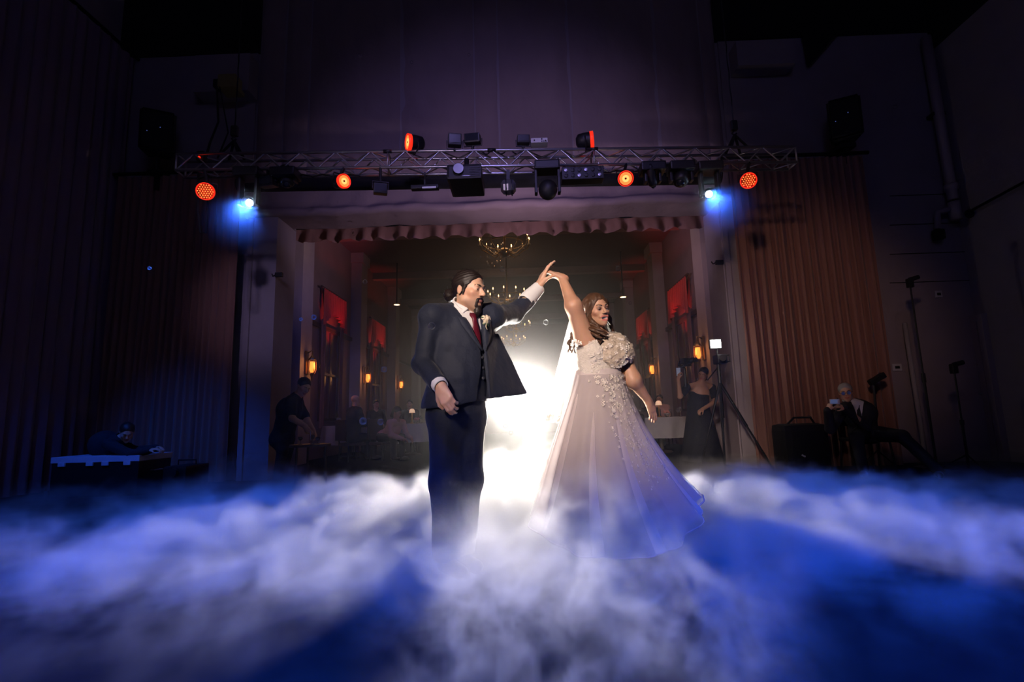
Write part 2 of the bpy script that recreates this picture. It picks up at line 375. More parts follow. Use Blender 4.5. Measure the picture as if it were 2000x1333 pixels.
def sdf_mesh(f, lo, hi, h, axes=None, B=4, smooth=1):
    if axes is None: axes = [np.arange(lo[k]-2*h, hi[k]+2*h, h) for k in range(3)]
    axes = [np.asarray(a, f32) for a in axes]
    ax = []
    for a in axes:
        e = (-len(a)) % B; st = a[-1]-a[-2]; ax.append(np.concatenate([a, a[-1]+st*np.arange(1, e+1, dtype=f32)]) if e else a)
    n = [len(a) for a in ax]; nb = [k//B for k in n]
    cen = [a.reshape(-1, B).mean(1) for a in ax]; half = [(a.reshape(-1, B)[:, -1]-a.reshape(-1, B)[:, 0])/2+abs(a[1]-a[0]) for a in ax]
    C = np.stack(np.meshgrid(*cen, indexing='ij'), -1).reshape(-1, 3).astype(f32)
    H = np.sqrt(sum(g**2 for g in np.meshgrid(*half, indexing='ij'))).reshape(-1)
    dc = np.concatenate([f(C[i:i+150000]) for i in range(0, len(C), 150000)])
    act = np.abs(dc) < H*1.5+.004
    V = np.where(dc < 0, -1, 1).astype(f32).reshape(nb)
    for k in range(3): V = np.repeat(V, B, k)
    idx = np.argwhere(act.reshape(nb))
    o = np.arange(B); O = np.stack(np.meshgrid(o, o, o, indexing='ij'), -1).reshape(-1, 3)
    I = (idx[:, None, :]*B+O[None]).reshape(-1, 3)
    for i in range(0, len(I), 150000):
        J = I[i:i+150000]; P = np.stack([ax[k][J[:, k]] for k in range(3)], 1)
        V[J[:, 0], J[:, 1], J[:, 2]] = f(P)
    s = V < 0
    cs = s[:-1, :-1, :-1].astype(np.int8)
    for d in [(1, 0, 0), (0, 1, 0), (0, 0, 1), (1, 1, 0), (1, 0, 1), (0, 1, 1), (1, 1, 1)]:
        cs = cs+s[d[0]:n[0]-1+d[0], d[1]:n[1]-1+d[1], d[2]:n[2]-1+d[2]]
    cell = np.argwhere((cs > 0) & (cs < 8)); m = [k-1 for k in n]
    flat = (cell[:, 0]*m[1]+cell[:, 1])*m[2]+cell[:, 2]
    cor = [(a, b, c) for a in (0, 1) for b in (0, 1) for c in (0, 1)]
    cv = np.stack([V[cell[:, 0]+a, cell[:, 1]+b, cell[:, 2]+c] for a, b, c in cor], 1)
    acc = np.zeros((len(cell), 3)); cnt = np.zeros(len(cell))
    for i in range(8):
        for j in range(i+1, 8):
            if sum(abs(p-q) for p, q in zip(cor[i], cor[j])) != 1: continue
            x = (cv[:, i] < 0) != (cv[:, j] < 0); t = cv[:, i]/(cv[:, i]-cv[:, j]+1e-12); t = np.clip(np.where(x, t, 0), 0, 1)
            p = np.array(cor[i])+t[:, None]*(np.array(cor[j])-np.array(cor[i])); acc += p*x[:, None]; cnt += x
    u = acc/cnt[:, None]
    vert = np.stack([ax[k][cell[:, k]]+u[:, k]*(ax[k][cell[:, k]+1]-ax[k][cell[:, k]]) for k in range(3)], 1)
    def vid(i, j, k): return np.searchsorted(flat, (i*m[1]+j)*m[2]+k)
    quads = []
    for k in range(3):
        sl0 = [slice(None)]*3; sl1 = [slice(None)]*3; sl0[k] = slice(0, -1); sl1[k] = slice(1, None)
        a = s[tuple(sl0)]; b = s[tuple(sl1)]; e = np.argwhere(a != b); k1, k2 = (k+1) % 3, (k+2) % 3
        e = e[(e[:, k1] > 0) & (e[:, k2] > 0) & (e[:, k1] < m[k1]) & (e[:, k2] < m[k2])]
        ins = s[e[:, 0], e[:, 1], e[:, 2]]
        def off(d1, d2):
            g = e.copy(); g[:, k1] += d1; g[:, k2] += d2; return vid(g[:, 0], g[:, 1], g[:, 2])
        q = np.stack([off(-1, -1), off(0, -1), off(0, 0), off(-1, 0)], 1); q[~ins] = q[~ins][:, ::-1]; quads.append(q)
    Q = np.concatenate(quads)
    for _ in range(smooth):
        nsum = np.zeros_like(vert); nc = np.zeros(len(vert))
        for a, b in ((0, 1), (1, 2), (2, 3), (3, 0)):
            np.add.at(nsum, Q[:, a], vert[Q[:, b]]); np.add.at(nc, Q[:, a], 1)
        vert = vert*.5+.5*nsum/np.maximum(nc, 1)[:, None]
    return vert, Q
def arr_mesh(name, v, q, m, parent=None, color=None, smooth=True, off=None):
    v = np.array(v, float)
    if parent is not None and off is None:
        p = parent; off = np.zeros(3)
        while p is not None: off = off+np.array(p.location); p = p.parent
    if off is not None: v = v-off
    me = bpy.data.meshes.new(name); nq = len(q)
    me.vertices.add(len(v)); me.vertices.foreach_set('co', v.astype(f32).ravel())
    me.loops.add(nq*4); me.loops.foreach_set('vertex_index', q.astype(np.int32).ravel())
    me.polygons.add(nq); me.polygons.foreach_set('loop_start', np.arange(0, nq*4, 4, dtype=np.int32))
    me.update(calc_edges=True); me.validate()
    me.polygons.foreach_set('use_smooth', [smooth]*len(me.polygons))
    if color is not None:
        ca = me.color_attributes.new('Col', 'FLOAT_COLOR', 'POINT')
        c4 = np.ones((len(v), 4), f32); c4[:, :3] = color; ca.data.foreach_set('color', c4.ravel())
    return link(name, me, m, parent)
def sdf_obj(name, f, lo, hi, h, m, parent=None, color=None, axes=None, smooth=1):
    v, q = sdf_mesh(f, lo, hi, h, axes, smooth=smooth)
    return arr_mesh(name, v, q, m, parent, color(v) if color else None)
class Fr:
    """local frame: x = the figure's right, y = forward, z = up"""
    def __init__(s, o, fwd, up=(0, 0, 1), sc=1.0): s.o = np.array(o, float); s.R = frame(fwd, up); s.s = sc
    def w(s, x, y, z): return s.o+s.R@(np.array([x, y, z])*s.s)
    def l(s, P): return ((P-s.o.astype(f32))@s.R.astype(f32))/f32(s.s)
def head_sdf(Q, female=False, smile=0.0, bald=False):
    d = el(Q, (0, -.016, .036), (.075, .097, .083))
    d = smin(d, el(Q, (0, .024, -.03), (.058 if female else .062, .068, .085)), .03)
    jw = .040 if female else .050
    for s in (-1, 1):
        d = smin(d, rc(Q, (s*jw, .005, -.062), (0, .066, -.1 if not female else -.096), .02, .017), .03)
        d = smin(d, el(Q, (s*.043, .058, -.02), (.022, .02, .018)), .022)
    d = smin(d, rc(Q, (-.034, .08, .019), (.034, .08, .019), .011), .016)
    for s in (-1, 1): d = smax(d, -el(Q, (s*.031, .1, .001), (.02, .018, .011)), .014)
    for s in (-1, 1):
        d = smin(d, el(Q, (s*.031, .077, .001), (.0145, .0145, .013)), .004)
        d = smax(d, -el(Q, (s*.031, .094, (-.0035 if female else -.001)), (.0115, .012, .0022 if female else .0038)), .002)
    d = smin(d, rc(Q, (0, .085, .01), (0, .108, -.026), .007, .0105 if female else .0125), .009)
    for s in (-1, 1): d = smin(d, el(Q, (s*.011, .098, -.031), (.0085, .009, .007)), .005)
    if smile:
        d = smin(d, rc(Q, (-.026, .082, -.054), (.026, .082, -.054), .011), .01)
        d = smin(d, rc(Q, (-.02, .078, -.078), (.02, .078, -.078), .011), .01)
        d = smax(d, -el(Q, (0, .094, -.0665), (.021, .024, .0075)), .005)
    else:
        d = smin(d, el(Q, (0, .09, -.056), (.024, .009, .0055)), .006); d = smin(d, el(Q, (0, .088, -.067), (.02, .009, .006)), .006)
        d = smax(d, -rc(Q, (-.022, .1, -.0612), (.022, .1, -.0612), .003), .004)
    for s in (-1, 1):
        e = el(Q, (s*.077, -.012, -.006), (.009, .017, .028)); e = smax(e, -el(Q, (s*.089, -.004, -.004), (.008, .012, .02)), .006); d = smin(d, e, .006)
    return d
def hand_prims(P, wrist, fwd, back, side, curl=(.5, .55, .6, .65), thumb=.4, sc=1.0, spread=.0, d0=None):
    """wrist point, direction of the fingers, back-of-hand normal, side = +1/-1 thumb towards cross(fwd, back)*side"""
    f = np.array(fwd, float); f /= np.linalg.norm(f); b = np.array(back, float); b -= f*(b@f); b /= np.linalg.norm(b); x = np.cross(f, b)*side
    w = np.array(wrist, float); d = rc(P, w-f*.02*sc, w+f*.03*sc, .026*sc, .024*sc) if d0 is None else d0
    L = (.043, .047, .044, .035); xs = (.027, .009, -.009, -.026); kn = (.088, .092, .087, .078)
    for i in range(4):
        k = w+(f*kn[i]+x*xs[i])*sc
        d = smin(d, rc(P, w+(f*.012+x*xs[i]*.6)*sc, k, .0165*sc, .0125*sc), .012)
        a = 0.; p = k; dr = f+x*spread*(xs[i]/.03)
        fd = None
        for j, (ls, r) in enumerate(((1.0, .0095), (.62, .0085), (.5, .0075))):
            a += curl[i]*(1.0 if j == 0 else 1.15); v = dr*math.cos(a)-b*math.sin(a); q = p+v*L[i]*ls*sc
            e = rc(P, p, q, r*1.06*sc, r*.95*sc); fd = e if fd is None else smin(fd, e, .004); p = q
        d = smin(d, fd, .005)
    t0 = w+(f*.02+x*.024)*sc; t1 = w+(f*.055+x*.046-b*.012)*sc; t2 = t1+(f*.9*math.cos(thumb)-b*math.sin(thumb)+x*.35)*.03*sc; t3 = t2+(f*math.cos(thumb*1.6)-b*math.sin(thumb*1.6)-x*.1)*.024*sc
    d = smin(d, rc(P, t0, t1, .016*sc, .0125*sc), .012); d = smin(d, smin(rc(P, t1, t2, .0115*sc, .01*sc), rc(P, t2, t3, .01*sc, .0085*sc), .005), .008)
    return d
M_skin = mat('skin', (1, 1, 1), .5, var=.06, scale=25, bump=.04, bscale=180, sss=.15, attr='Col')
SKIN = np.array((.62, .36, .25)); SKIN_F = np.array((.46, .25, .165))
def skin_color(fr, base, female=False, lip=(.5, .16, .13), stubble=None):
    def c(v):
        Q = fr.l(v.astype(f32)); out = np.tile(base, (len(v), 1)).astype(float)
        def mask(cn, r, pw=2.):
            u = (Q-np.array(cn, f32))/np.array(r, f32); return np.clip(1.3-np.sqrt((u*u).sum(1)), 0, 1)[:, None]**pw*1.0
        near = (np.abs(Q).max(1) < .14)[:, None]
        m = np.clip(mask((0, .094, -.0565), (.027, .02, .008), 1)*4, 0, 1)*near; m2 = np.clip(mask((0, .09, -.0765 if female else -.067), (.023, .02, .009), 1)*4, 0, 1)*near
        out = out*(1-np.maximum(m, m2))+np.array(lip)*np.maximum(m, m2)
        for s in (-1, 1):
            k = np.clip(mask((s*.05, .05, -.03), (.03, .04, .025), 1), 0, 1)*near*.35; out = out*(1-k)+out*np.array((1.0, .72, .7))*k
        if female:
            m = np.clip(mask((0, .085, -.0665), (.02, .016, .0065), 1)*5, 0, 1)*near; out = out*(1-m)+np.array((.5, .42, .38))*m
            for s in (-1, 1):
                k = np.clip(mask((s*.031, .088, .006), (.019, .02, .010), 1)*1.6, 0, 1)*near; out = out*(1-k)+np.array((.14, .07, .06))*k
        if stubble is not None:
            k = np.clip((-.045-Q[:, 2])/.03, 0, 1)*np.clip((Q[:, 1]-.0)/.03, 0, 1)*(Q[:, 2] > -.14); k = k[:, None]*near*.55; out = out*(1-k)+np.array(stubble)*k
        return out
    return c
def eyes(parent, fr, iris=(.05, .025, .012), z=.001):
    M_e = mat('eye_white', (.75, .72, .7), .25, var=.03); M_i = mat('iris_brown', iris, .2, var=.1)
    for s in (-1, 1):
        e = obj('eye', MB().sphere(fr.w(s*.031, .0775, z), .0115*fr.s, 12, 8), M_e, parent, True)
        obj('iris', MB().sphere(fr.w(s*.031+.002, .0842, z-.001), .0056*fr.s, 10, 6), M_i, e, True)
def brows(parent, fr, m, thick=.004, z=.023):
    for s in (-1, 1):
        pts = [fr.w(s*(.012+.012*i), .0945-.0022*i*i, z+(.0, .004, .0055, .002)[i]) for i in range(4)]
        obj('eyebrow', MB().tube(pts, [thick*k*fr.s for k in (.9, 1.1, .9, .4)], 6), m, parent, True)
# ================================================================ the groom
M_suit = mat('navy_suit_wool', (.005, .009, .027), .75, var=.15, scale=14, bump=.5, bscale=9, sheen=.08, bd=.03)
M_vest = mat('navy_vest_wool', (.005, .008, .023), .7, var=.1, scale=20, bump=.08)
M_shirt = mat('white_shirt_cotton', (.82, .8, .8), .7, var=.04, scale=20, bump=.08, tl=.15)
M_tie = mat('burgundy_silk', (.1, .006, .018), .35, var=.2, scale=40, stretch=(3, 1, 1))
M_hair = mat('dark_hair', (.016, .01, .009), .42, var=.4, scale=60, bump=.6, bscale=60, stretch=(1, 1, 6), bd=.004)
M_shoe = mat('black_shoe_leather', (.01, .01, .011), .3)
M_button = mat('dark_button', (.05, .05, .06), .3)
def groom():
    a = math.radians(36); fw = A(math.sin(a), -math.cos(a), 0); T = frame(fw); rt = T[:, 0]
    base = at(893, 800, 3.0); base = A(base[0], base[1], 0)
    g = thing('person', 'man in a dark navy three-piece suit with a hair bun and beard, raising one arm', 'person', base)
    Rs, Re, Rw = at(846, 616, 2.9), at(827, 712, 2.88), at(860, 754, 2.71)
    Ls, Le, Lw = at(960, 615, 3.1), at(1003, 614, 3.36), at(1051, 564, 3.48)
    Cc, Cb, Cpv = at(903, 668, 3.02), at(898, 735, 3.0), at(893, 800, 3.0)
    nb = at(903, 610, 3.04)
    hf = A(math.sin(math.radians(57)), -math.cos(math.radians(57)), -.13)
    H = Fr(at(917, 568, 3.0), hf, (-.02, 0, 1), 1.02)
    hipR = Cpv+rt*.075-A(0, 0, .06); hipL = Cpv-rt*.075-A(0, 0, .06)
    knR = A(at(868, 905, 2.95)[0], 2.93, .5); knL = A(at(915, 905, 3.02)[0], 3.03, .5)
    anR = A(at(872, 1040, 2.98)[0], 2.98, .09); anL = A(at(900, 1040, 3.06)[0], 3.08, .09)
    # ---- skin: one continuous body
    def torso(P, o=0.):
        d = el(P, Cc, (.178+o, .12+o, .19+o), T); d = smin(d, el(P, Cb+fw*.015, (.172+o, .135+o, .19+o), T), .08)
        return smin(d, el(P, Cpv, (.168+o, .122+o, .15+o), T), .07)
    def shoulders(P, o=0.):
        d = smin(rc(P, Rs-A(0, 0, .015), nb-A(0, 0, .03), .062+o, .06+o), rc(P, Ls-A(0, 0, .015), nb-A(0, 0, .03), .062+o, .06+o), .05)
        return d
    Rf = at(880, 797, 2.68)-Rw; Lf = at(1071, 508, 3.47)-Lw
    def body(P):
        d = smin(torso(P), shoulders(P), .05)
        d = smin(d, rc(P, nb-A(0, 0, .03), H.w(0, -.022, -.05), .057, .054), .022)
        hd = head_sdf(H.l(P))*H.s; d = smin(d, hd, .025)
        d = smin(d, smin(rc(P, Rs, Re, .052, .044), rc(P, Re, Rw, .042, .028), .03), .03)
        d = smin(d, smin(rc(P, Ls, Le, .052, .044), rc(P, Le, Lw, .042, .028), .03), .03)
        nr = np.linalg.norm(P-Rw, axis=1) < .24; nl = np.linalg.norm(P-Lw, axis=1) < .24
        if nr.any(): d[nr] = smin(d[nr], hand_prims(P[nr], Rw, Rf, A(-.35, -.85, .25), 1, (.45, .5, .55, .6), .4, 1.04), .012)
        if nl.any(): d[nl] = smin(d[nl], hand_prims(P[nl], Lw, Lf, A(-.75, -.25, .3), 1, (.16, .2, .26, .34), .6, 1.2), .012)
        for h, k, an in ((hipR, knR, anR), (hipL, knL, anL)):
            d = smin(d, smin(rc(P, h, k, .08, .055), rc(P, k, an, .052, .036), .03), .04)
            d = smin(d, rc(P, an-A(0, 0, .045), an-A(0, 0, .05)+fw*.13, .035, .03), .03)
        return d
    zh = H.o[2]
    zs = np.concatenate([np.arange(-.01, .72, .016), np.arange(.72, .98, .006), np.arange(.98, zh-.16, .014), np.arange(zh-.16, at(1071, 494, 3.5)[2]+.03, .0034)])
    lo = A(Rs[0]-.14, 2.52, 0); hi = A(Lw[0]+.14, 3.68, 0)
    axes = [np.arange(lo[0], hi[0], .0042), np.arange(lo[1], hi[1], .0046), zs]
    sdf_obj('body', body, None, None, None, M_skin, g, skin_color(H, SKIN, stubble=(.2, .12, .09)), axes)
    eyes(g, H); brows(g, H, M_hair, .0042, .02)
    # ---- hair pulled back into a bun, beard and moustache
    def hair(P):
        Q = H.l(P)
        d = el(Q, (0, -.02, .04), (.083, .104, .088))
        cut = np.minimum((Q@np.array((0, .86, -.51), f32))-.028, 1e3)          # hairline plane from the forehead to the ear
        d = smax(d, cut, .012); d = smax(d, -(Q[:, 2]+.055), .02)
        d = smin(d, rc(Q, (.0, -.095, -.005), (0, -.14, -.025), .035, .03), .02)
        d = smin(d, el(Q, (0, -.15, -.024), (.037, .037, .042)), .01)
        for s in (-1, 1): d = smin(d, rc(Q, (s*.07, .022, .02), (s*.072, .012, -.03), .009, .007), .012)
        d += .0012*np.sin(Q[:, 2]*330-Q[:, 1]*130)+.0012*wob(Q, 90, 3)
        return d*H.s
    sdf_obj('hair', hair, H.o-.24, H.o+.2, .0038, M_hair, g)
    r = np.random.RandomState(5); fz = MB()
    for i in range(230):
        if i < 130:
            d = r.randn(3); d /= np.linalg.norm(d); c = A(0, -.15, -.024); p0 = c+d*.034; L = r.uniform(.008, .02)
        else:
            d = r.randn(3); d[2] = abs(d[2]); d[1] = d[1]-.3; d /= np.linalg.norm(d); c = A(0, -.02, .04); p0 = c+d*A(.083, .104, .088); L = r.uniform(.005, .014)
        t = r.randn(3)*.5; p1 = p0+(d+t*.5)*L*.6; p2 = p1+(d*.3+t)*L*.7
        fz.tube([H.w(*p0), H.w(*p1), H.w(*p2)], .0006, 3, False)
    o = obj('stray_hair', fz, M_hair, g, True); o['kind'] = 'stuff'
    def beard(P):
        Q = H.l(P)
        d = smin(rc(Q, (0, .068, -.1), (0, .074, -.125), .025, .021), rc(Q, (0, .074, -.125), (0, .07, -.158), .02, .009), .012)
        for s in (-1, 1):
            d = smin(d, rc(Q, (s*.004, .1, -.046), (s*.026, .086, -.06), .0055, .0055), .006)
            d = smin(d, rc(Q, (s*.026, .086, -.06), (s*.022, .074, -.095), .006, .009), .008)
        d += .0012*wob(Q, 150, 4)
        return d*H.s
    sdf_obj('beard', beard, H.w(0, .08, -.11)-.12, H.w(0, .08, -.11)+.1, .0036, M_hair, g)
    # ---- shirt: collar, cuffs, front
    def T2(P): return ((P-Cc.astype(f32))@T.astype(f32))
    def shirt(P):
        q = T2(P); d = smin(torso(P, .006), shoulders(P, .004), .05); d = smax(d, -(q[:, 1]-.02), .01); d = smax(d, -(q[:, 2]+.12), .01)
        ax = nb-A(0, 0, .02); tp = H.w(0, -.02, -.078); dirn = (tp-ax)/np.linalg.norm(tp-ax)
        r_ = np.linalg.norm(np.cross(P-ax, dirn), axis=1); hgt = (P-ax)@dirn.astype(f32)
        # standing collar, lower at the front
        top = .082-.04*np.clip(q[:, 1]/.09, -.3, 1.2)
        c = smax(smax(np.abs(r_-.076-.01*np.clip(q[:, 1]/.06, 0, 1))-.006, hgt-top, .004), -(hgt+.05), .01)
        d = np.minimum(d, c)
        return d
    sdf_obj('shirt', shirt, A(Rs[0]-.12, 2.6, .8), A(Lw[0]+.1, 3.62, zh+.04), .0062, M_shirt, g)
    for (e, wv, rr, lo_) in ((Re, Rw, .038, .05), (Le, Lw, .043, .16)):
        def cuff(P):
            u = (wv-e)/np.linalg.norm(wv-e); h2 = (P-wv)@u.astype(f32); r2 = np.linalg.norm(np.cross(P-wv, u), axis=1)
            return smax(np.abs(r2-rr-.09*np.clip(-h2, 0, .12))-.0045, np.maximum(h2-.012, -h2-lo_), .004)
        sdf_obj('shirt_cuff', cuff, wv-.15, wv+.1, .005, M_shirt, g)
    # ---- waistcoat
    def vest(P):
        q = T2(P); d = torso(P, .014); d = smax(d, -(q[:, 1]-.03), .01)
        v = .118-.95*np.abs(q[:, 0]); d = smax(d, q[:, 2]-(-.01+1.15*np.abs(q[:, 0])), .006)
        return smax(d, -(q[:, 2]+.36+.0*v), .01)
    sdf_obj('waistcoat', vest, Cc-A(.3, .3, .42), Cc+A(.3, .3, .2), .009, M_vest, g)
    # ---- jacket, open in front, one front swung out to the side
    hem = .94
    fa, fd, fb, fc = at(972, 655, 3.1), at(948, 690, 2.93), at(956, 777, 2.9), at(1026, 767, 3.12)
    def jacket_full(P):
        d = smin(torso(P, .03), shoulders(P, .024), .05)
        d = smin(d, el(P, Cpv+A(0, 0, .03), (.2, .15, .16), T), .06)
        sl = smin(rc(P, Rs-A(0, 0, .012), Re, .069, .06), rc(P, Re, Rw-(Rw-Re)*.12, .061, .05), .03)
        sr = smin(rc(P, Ls-A(0, 0, .01), Le, .069, .062), rc(P, Le, Lw-(Lw-Le)*.2, .062, .056), .03)
        d = smin(d, sl, .022); d = smin(d, sr, .03)
        return d
    def jacket(P):
        d = jacket_full(P); q = T2(P)
        # front opening: V at the chest, a gap below
        z = q[:, 2]; cx = -.045+.18*np.clip(z+.07, 0, .25); wv = np.where(z > -.07, .012+.26*(z+.07), .014+.12*(-.07-z))
        opening = np.maximum(np.abs(q[:, 0]-cx)-wv, -(q[:, 1]-.035)); d = smax(d, -opening, .008)
        nk = rc(P, nb-A(0, 0, .06), H.w(0, -.02, -.06), .084, .08); d = smax(d, -nk, .01)
        flap = np.minimum(tri(P, fa, fd, fb, .011), tri(P, fa, fb, fc, .011)); d = smin(d, flap, .02)
        d = smax(d, hem+.0*q[:, 0]-P[:, 2]-.03*np.clip(q[:, 0]/.2, -1, 1), .008)
        for (e, wv_, k) in ((Re, Rw, .1), (Le, Lw, .30)):
            u = (wv_-e)/np.linalg.norm(wv_-e); end = e+(wv_-e)*(1-k+.02)
            nearw = np.linalg.norm(P-wv_, axis=1) < .13; d = np.where(nearw, smax(d, (P-end)@u.astype(f32), .006), d)
        d += .003*wob(P, 26, 1)+.0035*wob(P*np.array((1, 1, .6), f32)+.3*P[:, [2, 0, 1]], 55, 2)+.0035*np.sin((P-Re)@np.array((30, 10, 55), f32))*np.exp(-np.linalg.norm(P-Re, axis=1)**2/.012)
        return d
    sdf_obj('jacket', jacket, A(Rs[0]-.13, 2.58, hem-.03), A(Lw[0]+.02, 3.62, zh+.02), .0075, M_suit, g)
    # things laid on the front: find the front surface by marching from the front
    def onto(f, x, z, lift=.004, c=Cc):
        p = c+T@A(x, .45, z); p = p[None].astype(f32)
        for _ in range(60):
            d = f(p)
            if d[0] < .0008: break
            p = p-(fw*float(d[0])*.8).astype(f32)
        return p[0].astype(float)+fw*lift
    # lapels
    for s in (-1, 1):
        edge = [(-.045+s*.015, -.072), (-.033+s*.03, -.01), (-.022+s*.046, .055), (-.012+s*.062, .115)]
        outr = [(-.045+s*.015, -.072), (-.04+s*.075, -.0), (-.03+s*.11, .07), (-.02+s*.115, .125)]
        G = np.array([[onto(jacket_full, ex+(ox-ex)*t, ez+(oz-ez)*t, .006+.008*math.sin(t*3.14)) for t in np.linspace(0, 1, 6)] for (ex, ez), (ox, oz) in
                      zip([tuple(np.array(edge[min(int(k), 2)])*(1-(k-min(int(k), 2)))+np.array(edge[min(int(k), 2)+1])*(k-min(int(k), 2))) for k in np.linspace(0, 3, 10)],
                          [tuple(np.array(outr[min(int(k), 2)])*(1-(k-min(int(k), 2)))+np.array(outr[min(int(k), 2)+1])*(k-min(int(k), 2))) for k in np.linspace(0, 3, 10)])])
        o = obj('lapel', MB().grid(G), M_suit, g, True); md = o.modifiers.new('thick', 'SOLIDIFY'); md.thickness = .006; md.offset = 1
    # collar points folded over the tie knot
    for s in (-1, 1):
        def leaf(P):
            q = T2(P); r0 = [nb+T@A(s*.07, .02, .055), nb+T@A(s*.02, .098, .0), nb+T@A(s*.075, .085, -.05)]
            return tri(P, *r0, .006)
        sdf_obj('collar_leaf', leaf, nb-.14, nb+.14, .005, M_shirt, g)
    # tie
    def front(P): return np.minimum(torso(P, .014), shirt(P))
    G = []
    for k, (z, wd) in enumerate(((.16, .018), (.145, .026), (.128, .021), (.118, .016), (.08, .021), (.03, .028), (-.03, .031), (-.07, .03))):
        G.append([onto(front, -.018-.0*z+wd*u, z, .008+.008*(1-u*u)*(1.6 if k < 4 else .6)) for u in np.linspace(-1, 1, 7)])
    o = obj('necktie', MB().grid(np.array(G)), M_tie, g, True); md = o.modifiers.new('thick', 'SOLIDIFY'); md.thickness = .006; md.offset = 1
    for i, z in enumerate((-.05, -.11, -.17, -.23)):
        p = onto(vest, -.04, z, .004); obj('button', MB().lathe([(.002, .004), (.008, .004), (.009, .001), (.009, -.004)], p, fw, 10), M_button, g, True)
    # boutonniere: cream rose with greenery
    bc = at(950, 624, 2.9); bt = thing('boutonniere', 'cream rose boutonniere pinned to the groom jacket lapel', 'flower', bc)
    M_rose = mat('cream_rose', (.8, .66, .5), .6, var=.12, scale=60, tl=.2); M_leaf = mat('dark_leaf', (.05, .1, .04), .5)
    r = np.random.RandomState(2)
    Fb = frame(fw)
    for i in range(11):
        t = i*2.4; rr = .004+.0024*i; c = bc+Fb@A(math.cos(t)*rr, .012-.0012*i, math.sin(t)*rr)
        n = Fb@A(math.cos(t)*.8, .7, math.sin(t)*.8); R = frame(n)
        obj('petal', MB().sphere(c, (.013, .0035, .014), 8, 6, R), M_rose, bt, True)
    for s, tt in ((.5, -.9), (-.4, -1.2), (.9, .3)):
        R = frame(Fb@A(s, .3, tt)); obj('leaf', MB().sphere(bc+Fb@A(s*.022, -.004, tt*.02), (.012, .022, .003), 8, 5, R), M_leaf, bt, True)
    obj('stem', MB().tube([bc-A(0, 0, .01), bc+Fb@A(.006, .002, -.045), bc+Fb@A(-.002, .004, -.062)], [.004, .0035, .003], 6), mat('pale_stem', (.5, .42, .3), .6), bt, True)
    # ---- trousers and shoes
    def trousers(P):
        d = smin(el(P, Cpv-A(0, 0, .02), (.176, .132, .14), T), torso(P, .008), .02); d = smax(d, P[:, 2]-1.0, .01)
        for h, k, an in ((hipR, knR, anR), (hipL, knL, anL)):
            d = smin(d, smin(rc(P, h, k, .1, .078), rc(P, k, an, .078, .078), .04), .05)
        d = smax(d, .075-P[:, 2], .006)
        d += .005*wob(P*np.array((1, 1, .4), f32), 34, 6)+.003*wob(P*np.array((1, 1, .7), f32), 60, 7)
        return d
    sdf_obj('trousers', trousers, Cpv-A(.32, .32, .86), Cpv+A(.32, .32, .14), .011, M_suit, g)
    for an in (anR, anL):
        def shoe(P):
            d = rc(P, an-A(0, 0, .04)-fw*.02, an-A(0, 0, .048)+fw*.17, .045, .038); d = smin(d, rc(P, an-A(0, 0, .03), an+A(0, 0, .01), .045, .042), .02); return smax(d, .004-P[:, 2], .006)
        sdf_obj('shoe', shoe, an-A(.26, .26, .1), an+A(.26, .26, .1), .008, M_shoe, g)
    return g
groom()
